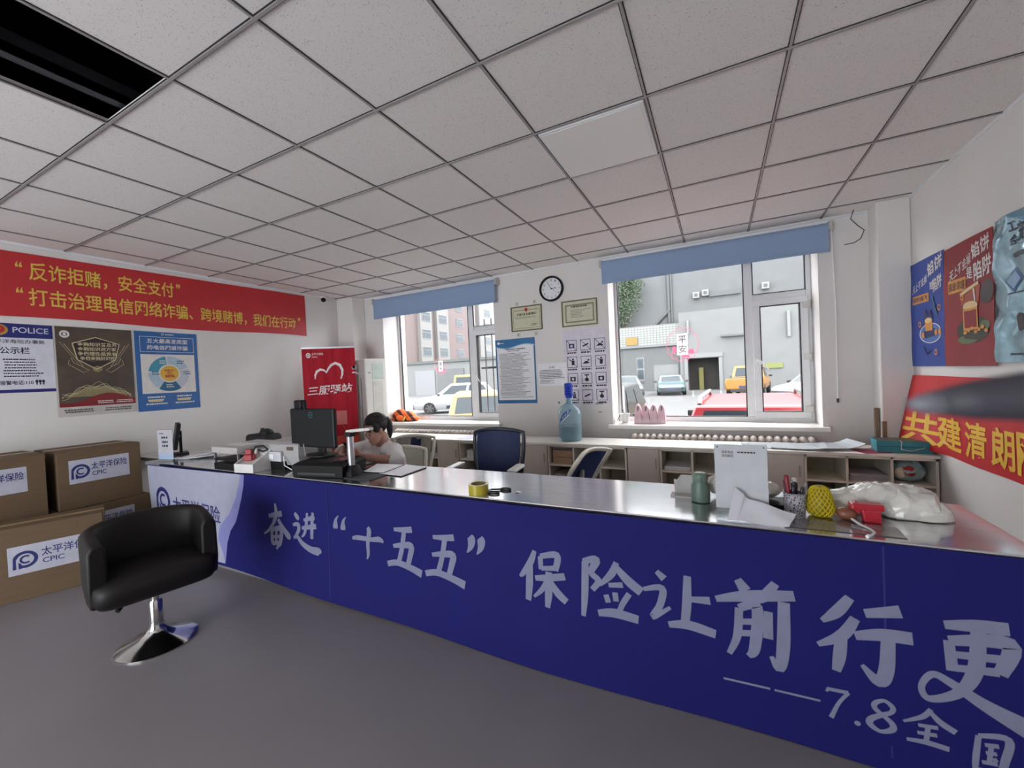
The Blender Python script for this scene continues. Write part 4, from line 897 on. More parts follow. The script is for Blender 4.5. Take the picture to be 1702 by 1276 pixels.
b = MB().box(C2[0]+.03, KF+.03, .06, C2[0]+.2, KB-.1, .22); tag(b.build('carton', M('red_carton', '#9a2c30', .6)), 'small red box in the cubby below the ream boxes', 'box')
b = MB().box(C2[0]+.03, KF+.04, .221, C2[0]+.17, KB-.1, .31); tag(b.build('carton', M('pale_carton', '#a59a94', .6)), 'small grey white box on top of the red box', 'box')
C3 = cub[3]; C4 = cub[4]; C1 = cub[1]; C0 = cub[0]
stack('paper_stack', 'low stack of papers in the upper left cubby behind the thermos', 'papers', C3[0]+.02, C3[1]-.03, .423, 4, .035, PAPER)
stack('paper_stack', 'stack of white papers in the upper cubby beside the blue mesh chair', 'papers', C1[0]+.06, C1[1]-.01, .423, 6, .10, PAPER)
stack('paper_stack', 'stack of white papers in the lower cubby beside the blue mesh chair', 'papers', C1[0]+.05, C1[1]-.02, .06, 8, .22, PAPER)
stack('paper_stack', 'stack of grey papers in the middle upper cubby of the right end cabinet', 'papers', C4[1]+.02, C4[2]-.02, .423, 6, .06, M('grey_paper', '#a9a3a6', .7))
stack('file_box', 'dark red flat box in the middle lower cubby of the right end cabinet', 'box', C4[1]+.02, C4[2]-.03, .06, 3, .26, M('dark_red_box', '#4c2428', .6))
stack('paper_stack', 'papers in the upper cubby behind the seated person', 'papers', C0[2]+.03, C0[3]-.05, .423, 3, .04, PAPER)
def crumpled(mb, c, rx, ry, rz_, amp=.25, k=9.0, zmin=None, n=72, m=30, seed=0.0, m_i=0):
    """closed film surface with sharp ridged folds"""
    rings = []
    for j in range(m+1):
        ph = PI*(j+.25)/(m+.5); ring_ = []
        for i in range(n):
            th = 2*PI*i/n; d = Vector((math.sin(ph)*math.cos(th), math.sin(ph)*math.sin(th), -math.cos(ph)))
            p = Vector((d.x*rx, d.y*ry, d.z*rz_))
            f = 1+amp*(noise.ridged_multi_fractal(p*k+Vector((seed, seed*.7, 3.1)), 1.0, 2.1, 3, 1.0, 2.0)*.5-.75)
            q = Vector(c)+p*f
            if zmin is not None: q.z = max(q.z, zmin)
            ring_.append(tuple(q))
        rings.append(ring_)
    mb.loft(rings, m_i)
    return mb
# plastic bag with red thing in the last cubby
BAG = M('cloudy_plastic_bag', '#a8c4c6', .25, trans=.25, coat=.3); BAGW = M('white_plastic_bag', '#d6d4cc', .3, trans=.1, coat=.3, var=.05)
t = T('plastic_bag', 'cloudy plastic bag holding red and white things in the last cubby at the right', 'bag', ((C4[2]+C4[3])/2, 4.36, .423))
crumpled(MB(), ((C4[2]+C4[3])/2-.005, 4.36, .512), .118, .12, .095, .22, 14, .426).build('bag_film', BAG, t, smooth=35)
MB().ell(((C4[2]+C4[3])/2-.02, 4.275, .52), .05, .03, .045, 14, 8).build('red_bundle', M('red_cloth', '#a02c2c', .8), t, smooth=180, disp=(.02, .03))
MB().ell(((C4[2]+C4[3])/2-.065, 4.28, .505), .035, .028, .045, 14, 8).build('white_bundle', M('cream_cloth', '#cfc4ae', .8), t, smooth=180)
b = crumpled(MB(), ((C4[2]+C4[3])/2, 4.38, .175), .12, .12, .115, .25, 12, .062); tag(b.build('dark_bag', M('black_bag_film', '#1c1b1e', .35), smooth=35), 'dark crumpled bag in the bottom right cubby', 'bag')
b = MB().ell((C4[0]+.14, 4.38, .20), .11, .11, .135, 18, 10); tag(b.build('cloth_bag', M('green_white_bag', '#8a927c', .6, var=.3, scale=12), smooth=180, disp=(.02, .06)), 'green and white bag in the bottom left cubby of the right end cabinet', 'bag')
# papers, plastic sleeves and teal box on the worktop
def sheet_on(name, label, cat, cx, cy, z, w, h, rz, mat, n=1, group=None, lift=0.0):
    b = MB(); c_, s_ = math.cos(rz), math.sin(rz)
    for k in range(n):
        a = rz+random.uniform(-.05, .05)*(k > 0); c_, s_ = math.cos(a), math.sin(a)
        f = lambda u, v: (cx+(u-.5)*w*c_-(v-.5)*h*s_, cy+(u-.5)*w*s_+(v-.5)*h*c_, z+.0025+k*.002+lift*(max(0, u-.6))**2*4)
        b.sheet(f, 6, 6, .0015)
    return tag(b.build(name, mat), label, cat, group)
for i, x in enumerate((-3.6, -3.36, -3.12, -2.9)):
    sheet_on('paper_sheet', ('leftmost', 'second from the left', 'third from the left', 'rightmost')[i]+' of four sheets lying on the worktop under the left window', 'paper', x, 4.38+.02*(i % 2), KT, .20, .28, .05*i-.08, M('pale_violet_paper', '#c9c8dc', .7) if i % 2 else PAPER, group='sheets on the worktop')
SLV = M('clear_sleeve', '#c4ced6', .18, coat=.5, var=.06, scale=5)
for i, (x, y, w, h, a) in enumerate(((.36, 4.42, .34, .3, .1), (.62, 4.40, .40, .30, -.15), (.88, 4.42, .34, .28, .25))):
    sheet_on('document_sleeve', ('left', 'middle', 'right crumpled')[i]+' shiny document sleeve on the worktop under the right window', 'document sleeve', x, y, KT+.009*i, w, h, a, SLV, 3, 'document sleeves', .03*i)
sheet_on('red_paper', 'dark pink paper sticking out beside the teal box', 'paper', 1.10, 4.33, KT, .2, .22, .3, M('dark_pink_paper', '#8c2c48', .6))
t = T('teal_box', 'flat teal gift box with a white cord on the worktop by the right corner', 'box', (1.31, 4.38, KT), R(-4))
MB().box(-.165, -.10, 0, .17, .10, .05).build('box_base', M('teal_card', '#2f8290', .5), t, local=True, bevel=.003)
MB().box(-.168, -.103, .052, .173, .103, .092).build('box_lid', M('teal_card', '#2f8290', .5), t, local=True, bevel=.003)
MB().box(-.16, -.095, .0925, .165, .095, .094).build('lid_print', M('dark_lid_print', '#40504c', .4, var=.5, scale=30), t, local=True)
MB().tube([(-.02, -.08, .096), (-.015, -.104, .09), (-.02, -.106, .03), (.04, -.108, .02), (.12, -.11, .05)], .003, 6).build('cord', PAPER, t, local=True, smooth=60)
# radiators
def radiator(x0, n, label):
    b = MB(); p = .068
    for i in range(n):
        x = x0+i*p
        for y in (4.68, 4.76): b.tube([(x, y, .12), (x, y, .15), (x, y, .62), (x, y, .66)], [.026, .022, .022, .028], 10)
        b.ell((x, 4.72, .675), .031, .075, .035, 12, 8); b.ell((x, 4.72, .13), .031, .075, .03, 12, 8)
    for z in (.14, .66): b.cyl((x0-.02, 4.72, z), (x0+(n-1)*p+.02, 4.72, z), .02, n=10)
    for x in (x0, x0+(n-1)*p): b.box(x-.02, 4.70, 0, x+.02, 4.74, .12)
    return tag(b.build('radiator', M('radiator_enamel', '#c2bab4', .45), smooth=60), label, 'radiator', 'cast iron radiators')
radiator(-4.36, 22, 'white ribbed radiator under the left window')
radiator(-.86, 25, 'white ribbed radiator under the right window')
# water bottle with pump
t = T('water_bottle', 'large blue clear water bottle with a blue hand pump on the worktop', 'water bottle', (-1.52, 4.42, KT))
WB = M('blue_bottle_plastic', '#b4d2de', .08, trans=.75, coat=.4, var=.02); MATS['blue_bottle_plastic'].node_tree.nodes['Principled BSDF'].inputs['IOR'].default_value = 1.12
pr = [(.06, 0), (.118, .006), (.13, .03), (.13, .09), (.124, .105), (.13, .12), (.13, .20), (.124, .215), (.13, .23), (.132, .30), (.128, .34), (.10, .385), (.05, .42), (.032, .44), (.032, .50), (.03, .50), (.03, .44), (.048, .415)]
MB().lathe(pr, (0, 0, 0), 32).build('bottle_body', WB, t, local=True, smooth=50)
MB().lathe([(.05, .008), (.115, .012), (.126, .03), (.126, .17), (.02, .17)], (0, 0, 0), 28).build('water', M('water', '#a4cad2'.replace(' ', ''), .05, trans=.7, var=.02), t, local=True, smooth=40)
c = Card((-.092, -.122, .20), (1, -.0, 0), (0, 0, 1), lambda x, y: -.09*((x-.09)/.13)**2*1.0+.012, .001)
c.line([(.0+.15*i/14, .01+.15*(i/14)+.015*math.sin(i/14*PI)) for i in range(15)], [.004+.035*math.sin(PI*i/14) for i in range(15)], 0, 1)
c.line([(.015+.12*i/10, .005+.10*(i/10)) for i in range(11)], .004, 1, 2)
for k in range(3): c.line([(.05+.03*k, .06+.03*k), (.065+.03*k, .09+.03*k)], .006, 1, 2)
c.build('label', [M('bottle_label_blue', '#2a4c9a', .4), PAPER], t, local=True)
p_ = MB().lathe([(.036, .485), (.04, .49), (.04, .525), (.02, .53)], (0, 0, 0), 20).build('pump', M('pump_blue', '#2a45b4', .35), t, local=True, smooth=40)
b = MB(); 
for k in range(6): b.lathe([(.042, .51+.021*k), (.052, .519+.021*k), (.042, .53+.021*k)], (0, 0, 0), 20)
b.lathe([(.044, .635), (.046, .648), (.014, .656)], (0, 0, 0), 20); b.tube([(.03, 0, .51), (.06, -.01, .52), (.075, -.012, .50)], .008, 8)
b.build('pump_bellows', M('pump_blue', '#2a45b4', .35), t, local=True, smooth=30)
# things on the sills
SZ = .792
t = T('orange_vest_bundle', 'bundled orange and dark safety vests on the left window sill', 'vest bundle', (-4.44, 5.0, SZ))
OR = bpy.data.materials.new('orange_striped_fabric'); OR.use_nodes = True
w_ = OR.node_tree; wv = w_.nodes.new('ShaderNodeTexWave'); wv.bands_direction = 'DIAGONAL'; wv.inputs['Scale'].default_value = 3.4; wv.inputs['Distortion'].default_value = 2.0; wv.inputs['Detail'].default_value = 1; wt = w_.nodes.new('ShaderNodeTexCoord'); wr_ = w_.nodes.new('ShaderNodeValToRGB')
wr_.color_ramp.elements[0].position = .30; wr_.color_ramp.elements[0].color = lin('#3c2015')+(1,); wr_.color_ramp.elements[1].position = .42; wr_.color_ramp.elements[1].color = lin('#e0622a')+(1,)
w_.links.new(wt.outputs['Object'], wv.inputs['Vector']); w_.links.new(wv.outputs['Color'], wr_.inputs[0]); w_.links.new(wr_.outputs[0], w_.nodes['Principled BSDF'].inputs['Base Color']); w_.nodes['Principled BSDF'].inputs['Roughness'].default_value = .8
OR2 = M('orange_fabric', '#e0682c', .75, var=.12, scale=8)
b = MB()
for c_, a_, e_, h_ in (((-.10, .0, .09), .14, .10, .10), ((.02, .0, .075), .16, .11, .085), ((.14, -.01, .04), .13, .09, .045), ((-.17, -.02, .05), .08, .08, .055)): b.ell(c_, a_, e_, h_, 24, 14)
b.v = [(x, y, max(z, .003)) for x, y, z in b.v]
b.build('vest_cloth', OR, t, local=True, remesh=.01, smooth_it=2, disp=(.02, .06))
MB().ell((-.02, -.095, .055), .085, .045, .048, 16, 10).build('rolled_end', OR2, t, local=True, smooth=180, disp=(.015, .04))
b = MB(); b.tube([(.06, -.13, .02), (.075, -.125, .055), (.09, -.11, .08)], .012, 6); b.build('reflective_tape', M('yellow_tape', '#d8c24a', .4), t, local=True)
t = T('flower_pot', 'small white pot with a few dry stems on the right window sill', 'plant pot', (-1.02, 5.0, SZ))
MB().lathe([(.04, 0), (.055, .10), (.062, .10), (.062, .115), (.05, .115), (.048, .10)], (0, 0, 0), 20).build('pot', M('white_ceramic', '#e2e6e2', .3), t, local=True, smooth=40)
b = MB(); b.tube([(0, 0, .1), (-.05, -.02, .10), (-.09, -.03, .03)], .004, 5); b.tube([(0, .01, .1), (-.03, 0, .18)], .004, 5); b.build('stem', M('dry_stem', '#7a5c58', .8), t, local=True)
PK = M('pink_film', '#cfaab4', .4, var=.08, coat=.2)
for i in range(4):
    x = -.86+.088*i
    t = T('pink_pouch', ('leftmost', 'second from the left', 'third from the left', 'rightmost')[i]+' of four pink pyramid pouches on the right window sill', 'pouch', (x, 5.0, SZ), group='pink pyramid pouches')
    b = MB(); b.loft([[(-.047, -.05, 0), (.047, -.05, 0), (.047, .05, 0), (-.047, .05, 0)], [(-.043, -.045, .05), (.043, -.045, .05), (.043, .045, .05), (-.043, .045, .05)], [(-.032, -.045, .17), (.032, -.045, .17), (.032, .045, .17), (-.032, .045, .17)], [(-.016, -.04, .215), (.016, -.04, .215), (.016, .04, .215), (-.016, .04, .215)]])
    b.build('pouch_body', PK, t, local=True, bevel=.004)
    MB().box(-.004, -.042, .213, .004, .042, .232).build('sealed_top', M('pale_pink_seal', '#dcc4cc', .4), t, local=True)
    b = MB(); b.tube([(0, -.05, .15), (.008, -.056, .185), (0, -.05, .2)], .005, 5); b.build('dark_tie', M('dark_tie', '#3a2c34', .7), t, local=True)

# ================================================================ ROLL-UP BANNER AND AIR CONDITIONER
t = T('roll_up_banner', 'red roll-up banner stand in the far left corner', 'banner stand', (-5.25, 3.83, 0))
dr_, nn_ = Vector((.774, .633, 0)), Vector((.633, -.774, 0))
REDG = bpy.data.materials.new('red_roll_print'); REDG.use_nodes = True
g_ = REDG.node_tree; tcg = g_.nodes.new('ShaderNodeTexCoord'); sg = g_.nodes.new('ShaderNodeSeparateXYZ'); ng = g_.nodes.new('ShaderNodeTexNoise'); ng.inputs['Scale'].default_value = 6; mg = g_.nodes.new('ShaderNodeMapping'); mg.inputs['Scale'].default_value = (3, 3, .35)
rg = g_.nodes.new('ShaderNodeValToRGB'); rg.color_ramp.elements[0].position = .30; rg.color_ramp.elements[0].color = lin('#a01424')+(1,); rg.color_ramp.elements[1].position = .75; rg.color_ramp.elements[1].color = lin('#b82434')+(1,)
g_.links.new(tcg.outputs['Object'], mg.inputs[0]); g_.links.new(mg.outputs[0], ng.inputs['Vector']); g_.links.new(ng.outputs['Fac'], rg.inputs[0]); g_.links.new(rg.outputs[0], g_.nodes['Principled BSDF'].inputs['Base Color']); g_.nodes['Principled BSDF'].inputs['Roughness'].default_value = .7; g_.nodes['Principled BSDF'].inputs['Specular IOR Level'].default_value = .2
c = Card((-5.25, 3.83, .06), dr_, (0, 0, 1), None, .0012)
c.base(0, 0, .71, 1.885, 0, .002)
c.disc(.085, 1.79, .032, .036, 1, 1); c.logo(.085, 1.79, .022, 0, 2); c.text('太平洋保险', .128, 1.79, .285, 1.825, 1, 1, .01); c.text('CPIC', .13, 1.755, .205, 1.775, 1, 1, .005)
def arcline(p, w): c.line(p, [w*(.35+.65*math.sin(PI*i/(len(p)-1))) for i in range(len(p))], 1, 1)
arcline([(.16, 1.45), (.165, 1.51), (.19, 1.56), (.235, 1.585), (.28, 1.575), (.32, 1.54)], .035)
arcline([(.31, 1.53), (.34, 1.59), (.385, 1.645), (.44, 1.67), (.50, 1.64), (.53, 1.57), (.525, 1.50), (.505, 1.44)], .04)
c.text('三服驿站', .05, 1.215, .655, 1.345, 1, 1, .02, .12, .03)
c.rect(0, 0, .71, .62, 2, .5); c.rect(.42, .78, .56, .98, 3, 1)
for i in range(60): 
    x, z = random.uniform(.03, .68), random.uniform(.05, .75); c.line([(x, z), (x+random.uniform(-.03, .03), z+.06)], .006, 4, 1)
c.build('printed_sheet', [REDG, M('poster_white_print2', '#e0d8d8', .5), M('orange_red_print', '#c4402c', .4, var=.15, scale=10), M('salmon_print', '#cc6a62', .5), M('pale_orange_print', '#d86a40', .5)], t)
o0 = Vector((-5.25, 3.83, 0)); m_ = o0+dr_*.355
MB().obox(m_+Vector((0, 0, .035)), dr_*.37, nn_*.06, (0, 0, .035)).build('base_cassette', M('silver_aluminium', '#a8a8ac', .35, .8), t, bevel=.008)
MB().obox(m_+Vector((0, 0, 1.955)), dr_*.36, nn_*.008, (0, 0, .012)).build('top_rail', M('silver_aluminium', '#a8a8ac', .35, .8), t)
MB().cyl(m_-nn_*.03+Vector((0, 0, .05)), m_-nn_*.02+Vector((0, 0, 1.95)), .01, n=8).build('support_pole', M('silver_aluminium', '#a8a8ac', .35, .8), t)
# standing air conditioner
a_ = Vector((-4.489, 4.25, 0)); sd = Vector((-.922, .389, 0)); fd = Vector((.389, .922, 0))
t = T('standing_air_conditioner', 'tall white standing air conditioner in the left corner beside the roll-up banner', 'air conditioner', tuple(a_+sd*.19+fd*.15))
ACW = M('air_conditioner_white', '#dcdad4', .35, var=.01)
def acbox(s0, s1, f0, f1, z0, z1): return MB().obox(a_+sd*(s0+s1)/2+fd*(f0+f1)/2+Vector((0, 0, (z0+z1)/2)), sd*(s1-s0)/2, fd*(f1-f0)/2, (0, 0, (z1-z0)/2))
acbox(.015, .385, .0, .30, 0, 1.765).build('cabinet_body', M('air_conditioner_side', '#b9b2ae', .45), t, bevel=.012)
acbox(-.012, .016, .0, .30, .05, 1.77).build('front_panel', ACW, t, bevel=.012)
acbox(-.016, -.008, .10, .27, 1.48, 1.70).build('outlet_louvre', M('louvre_pale_green', '#c4d0c8', .4), t, bevel=.003)
acbox(-.016, -.008, .10, .25, .3, 1.45).build('intake_panel', M('panel_seam_white', '#cfcdc6', .4), t, bevel=.003)
acbox(-.014, -.008, .04, .08, 1.56, 1.575).build('badge', M('grey_badge', '#8c8c8c', .4), t)
acbox(.15, .17, -.004, 0, .1, 1.5).build('side_trim', M('blue_grey_trim', '#4c5a74', .2, .6), t)
pc = a_+sd*.25+fd*(-.06)
t2 = T('pet_camera', 'small white round camera with a dark lens fixed to the side of the air conditioner', 'camera', (pc.x, pc.y, 1.62))
MB().ell((0, 0, .035), .045, .045, .05, 18, 12).build('camera_head', PVC, t2, local=True, smooth=180)
MB().lathe([(.03, -.045), (.045, -.045), (.045, -.03), (.02, -.01)], (0, 0, 0), 18).build('camera_base', PVC, t2, local=True, smooth=50)
MB().ell((.028, -.032, .042), .02, .02, .028, 14, 10).build('lens', BLACK, t2, local=True, smooth=180)
MB().obox(tuple(-fd*-.03+Vector((0, 0, -.05))), sd*.03, fd*.032, (0, 0, .008)).build('bracket', PVC, t2, local=True)

# ================================================================ OFFICE CHAIRS
def office_chair(label, loc, rz, fm, mm, arms=True, w=.47, zb=.52, zt=.96, rec=.12, solid=False, name='office_chair'):
    """faces local -y"""
    t = T(name, label, 'chair', loc, rz, 'office chairs')
    b = MB()
    for k in range(5):
        a = 2*PI*k/5+.3; b.tube([(0, 0, .11), (.28*math.cos(a), .28*math.sin(a), .075)], [.028, .018], 8)
    b.build('star_base', fm, t, local=True, smooth=50)
    for k in range(5):
        a = 2*PI*k/5+.3; MB().cyl((.28*math.cos(a)-.02*math.sin(a), .28*math.sin(a)+.02*math.cos(a), .03), (.28*math.cos(a)+.02*math.sin(a), .28*math.sin(a)-.02*math.cos(a), .03), .03, n=12).build('caster', BLACK, t, local=True, smooth=40)
    MB().tube([(0, 0, .1), (0, 0, .26), (0, 0, .26), (0, 0, .40)], [.032, .032, .02, .02], 12).build('gas_column', BLACK, t, local=True, smooth=40)
    b = MB().sheet(lambda u, v: (-.23+.46*u, -.25+.48*v, .455-.02*math.sin(PI*u)*math.sin(PI*v)-.03*max(0, .2-v)*5*.3), 10, 10, .05); b.build('seat', M('dark_navy_fabric', '#1c2440', .85, var=.1, scale=60), t, local=True, smooth=60)
    def bp(u, v, d=0):
        ww = w*(.80+.2*math.sin(PI*min(v*.9+.1, 1)*.62)); z = zb+(zt-zb)*v-.035*(2*u-1)**2*v**3
        return ((u-.5)*ww, .24+rec*(v**1.2)-.04*math.sin(PI*u)+d, z)
    MB().sheet(lambda u, v: bp(.06+.88*u, .04+.93*v), 12, 12, .02 if solid else .008).build('backrest', mm, t, local=True, smooth=60)
    pts = [bp(0, v/8, .006) for v in range(0, 9)]+[bp(u/10, 1, .006) for u in range(1, 11)]+[bp(1, v/8, .006) for v in range(7, -1, -1)]+[bp(u/10, 0, .006) for u in range(9, -1, -1)]
    MB().tube(pts, .017, 8).build('back_frame', fm, t, local=True, smooth=60)
    MB().tube([(0, .12, .40), (0, .27, .42), (0, .30, .52), (0, .26+rec*.3, .68)], [.022, .024, .022, .016], 8, sq=1.8).build('back_support', fm, t, local=True, smooth=60)
    if arms:
        for s in (-1, 1):
            ar = MB(); ar.tube([(s*.22, .05, .43), (s*.27, .05, .46), (s*.27, .03, .68)], .016, 8).build('arm_post', fm, t, local=True, smooth=60)
            MB().obox((s*.27, -.02, .69), (.035, 0, 0), (0, .12, 0), (0, 0, .014)).build('armrest', M('white_arm_pad', '#d8d6d2', .4) if fm is not BLACK else fm, t, local=True, bevel=.01)
    return t
WF = M('white_chair_frame', '#d6d2c4', .4, var=.02); BM_ = M('blue_mesh', '#203868', .7, var=.12, scale=90); DBM = M('dark_blue_mesh', '#16254e', .7, var=.12, scale=90)
DF = M('dark_chair_frame', '#1b2030', .45)
office_chair('dark blue mesh office chair with white armrests, drawn up behind the middle of the counter', (-1.72, 2.86, 0), R(6), DF, DBM, True, .47, .50, .965, .06)
office_chair('white framed blue mesh chair leaning back, right of the dark blue chair', (-1.26, 3.10, 0), R(-107), WF, BM_, False, .44, .46, .84, .20)
office_chair('pale back chair that the seated person sits on', (-2.58, 2.68, 0), R(12), WF, M('pale_grey_fabric', '#b2b2a4', .85, var=.04, scale=40), False, .40, .45, .815, .04, True)
office_chair('grey framed chair with a navy cloth on its back behind the seated person', (-2.92, 3.22, 0), R(20), WF, M('grey_brown_mesh', '#8c867e', .8, var=.1, scale=60), False, .46, .46, .82, .10)
office_chair('pale chair at the far side of the room, only its curved top rim showing', (-3.66, 3.93, 0), R(170), WF, M('pale_grey_fabric', '#b2b2a4', .85), False, .46, .46, .84, .05, True)
b = MB().sheet(lambda u, v: (-3.02+.10*u, 3.475-.05*v+.035*u, .79-.22*v+.012*math.sin(u*6)), 6, 8, .012)
tag(b.build('navy_cloth', M('navy_cloth', '#20264c', .9), smooth=60), 'navy cloth hanging over the grey framed chair', 'cloth')
# ================================================================ CARDBOARD BOXES BY THE LEFT WALL
LBL = [M('white_label', '#aeaebb', .5), NAVY]
def carton(label, loc, rz, w, d, h, lab, open_top=False):
    """front face along local +x at local y=0, depth goes to +y"""
    t = T('cardboard_box', label, 'box', loc, rz, 'cardboard boxes')
    b = MB(); b.box(0, 0, 0, w, d, h-.004); b.build('box_body', CARDB, t, local=True, bevel=.004)
    g = .004
    for y0, y1 in ((0, d/2-g), (d/2+g, d)): MB().box(.002, y0+.002, h-.004, w-.002, y1-.002, h).build('flap', CARDB, t, local=True)
    MB().box(-.002, d/2-.03, h-.06, w+.002, d/2+.03, h+.001).build('tape', M('packing_tape', '#a08a62', .3), t, local=True)
    if lab:
        x0, z0, x1, z1, part = lab
        c = Card((x0, -.001, z0), (1, 0, 0), (0, 0, 1), None, .0008); W_, H_ = x1-x0, z1-z0
        c.base(0, 0, W_, H_, 0, .0008)
        c.logo(W_*.18, H_*.50, H_*.30, 1, 1); c.text('太平洋保险', W_*.35, H_*.50, W_*.96, H_*.82, 1, 1, .012); c.text('CPIC', W_*.36, H_*.24, W_*.60, H_*.42, 1, 1, .01)
        c.build('label', LBL, t, local=True)
    return t
# local +x maps to world +y (boxes face +x)
def wallbox(label, y0, y1, z0, h, xf, dd, lab):
    return carton(label, (xf, y0, z0), R(90), y1-y0, dd, h, lab)
wallbox('cardboard box with a full label, at the top of the stack beside the counter end', 1.275, 1.82, .482, .49, -4.85, .50, (1.343-1.275, .69-.482, 1.733-1.275, .887-.482, 0))
wallbox('cardboard box on the top of the stack, cut by the left picture edge', .62, 1.215, .482, .50, -4.85, .50, (.723-.62, .702-.482, 1.113-.62, .896-.482, 0))
wallbox('lower cardboard box behind the swivel chair, under the box with the full label', 1.235, 1.87, 0, .48, -4.82, .53, (1.35-1.235, .22, 1.74-1.235, .415, 0))
wallbox('lower cardboard box at the wall, mostly hidden behind the front box', .60, 1.225, 0, .48, -4.86, .49, None)
dx, dy = .356, .934
ang = math.atan2(dy, dx)
L_ = .82; ex, ey = -4.285, 1.35
carton('front cardboard box standing on the floor before the stack, with a big label', (ex-dx*L_, ey-dy*L_, 0), ang, L_, .30, .52, (.345, .187, .79, .387, 0))

# ================================================================ SWIVEL CHAIR
LEA = M('dark_brown_leather', '#0d0909', .55, spec=.35, var=.2, scale=30, bump=.05)
t = T('swivel_chair', 'low dark leather tub chair on a chrome pedestal, standing before the counter', 'chair', (-2.91, 1.115, 0), R(77))
MB().lathe([(.185, 0), (.185, .007), (.165, .016), (.09, .042), (.05, .07), (.036, .095), (.034, .12), (.001, .121)], (0, 0, 0), 48).build('pedestal_base', CHROME, t, local=True, smooth=40)
MB().lathe([(.032, .10), (.032, .235), (.027, .245), (.027, .248)], (0, 0, 0), 24).build('gas_column', CHROME, t, local=True, smooth=40)
MB().cyl((0, 0, .22), (0, 0, .37), .019, n=18).build('piston', CHROME, t, local=True, smooth=40)
MB().box(-.10, -.10, .325, .10, .10, .36).build('seat_plate', BLACK, t, local=True, bevel=.004)
MB().tube([(-.06, -.05, .335), (-.14, -.13, .325), (-.17, -.16, .310)], [.007, .007, .012], 8).build('height_lever', BLACK, t, local=True, smooth=50)
def sq_ring(hx, hy, y0, z, n=32, e=.35):
    o = []
    for j in range(n):
        a = 2*PI*j/n; cx, cy = math.cos(a), math.sin(a)
        o.append((hx*math.copysign(abs(cx)**e, cx), y0+hy*math.copysign(abs(cy)**e, cy), z))
    return o
MB().loft([sq_ring(.18, .15, -.02, .335), sq_ring(.245, .20, -.025, .345), sq_ring(.262, .215, -.03, .375), sq_ring(.264, .218, -.03, .42), sq_ring(.258, .212, -.03, .455), sq_ring(.225, .18, -.02, .475), sq_ring(.1, .1, -.01, .48)]).build('seat', LEA, t, local=True, smooth=60)
path = [(.232, -.165), (.238, -.06), (.236, .04)]+[(.236*math.cos(a), .06+.13*math.sin(a)) for a in [R(15*k) for k in range(1, 12)]]+[(-.236, .04), (-.238, -.06), (-.232, -.165)]
rings = []
n = len(path)
for i, (x, y) in enumerate(path):
    a = Vector(path[max(i-1, 0)]); b_ = Vector(path[min(i+1, n-1)]); d = (b_-a).normalized(); nx, ny = d.y, -d.x
    f = math.sin(PI*i/(n-1)); top = .665+.055*f**.8; th = .036
    lean = .03*f
    rg_ = []
    for q, z in ((-.9, .35), (-1.1, .44), (-1, top-.03), (-.5, top), (.5, top), (1, top-.03), (1.1, .44), (.9, .35)):
        l = lean*(z-.3)/.4
        rg_.append((x+nx*(th*q+l), y+ny*(th*q+l), z))
    rings.append(rg_)
MB().loft(rings).build('backrest_shell', LEA, t, local=True, bevel=.012, smooth=70, seg=3)

# ================================================================ THINGS ON THE COUNTER
# small monitor seen from the side, sign holder, papers
t = T('small_monitor', 'slim black monitor seen edge on at the left end of the counter', 'monitor', (-4.83, 2.10, CZ), R(-22))
MB().obox((0, 0, .185), (.165, 0, 0), (0, .018, 0), (0, .02, .125)).build('screen_housing', BLACK, t, local=True, bevel=.006)
MB().obox((0, .03, .12), (.03, 0, 0), (0, .012, 0), (0, 0, .11)).build('stand_neck', BLACK, t, local=True)
MB().obox((0, .02, .008), (.09, 0, 0), (0, .07, 0), (0, 0, .008)).build('stand_base', BLACK, t, local=True, bevel=.004)
MB().obox((.1, .02, .23), (.02, 0, 0), (0, .004, 0), (0, 0, .05)).build('white_sticker', PAPER, t, local=True)
t = T('sign_holder', 'clear upright sign holder with a printed card beside the slim monitor', 'sign holder', (-4.47, 1.86, CZ), R(12))
MB().obox((0, 0, .15), (.095, 0, 0), (0, .004, 0), (0, .0, .14)).build('acrylic_panel', CLEAR, t, local=True)
MB().obox((0, .0, .006), (.10, 0, 0), (0, .045, 0), (0, 0, .005)).build('acrylic_foot', CLEAR, t, local=True)
c = Card((-.09, -.005, .02), (1, 0, 0), (0, 0, 1)); c.base(0, 0, .18, .265, 0, .0015); c.rows(.02, .225, .08, .24, 1, 1, 1, .6, 0)
for z in (.185, .145, .11): c.rows(.05, z, .13, z+.022, 1, 1, 1, .8, .1)
c.rect(0, 0, .18, .05, 2, 1); c.build('card', [M('grey_white_card', '#b2b2b8', .6), INK, M('pale_blue_print2', '#9fb0cc', .5)], t, local=True)
for i in range(4):
    sheet_on('paper_sheet', ('bottom', 'second', 'third', 'top')[i]+' paper of the loose pile at the left end of the counter', 'paper', -4.42+.04*i, 2.06+.015*i, CZ+.006*i, .30, .21, .2+.25*i, PAPER, 2, 'loose papers at the counter end', .05)
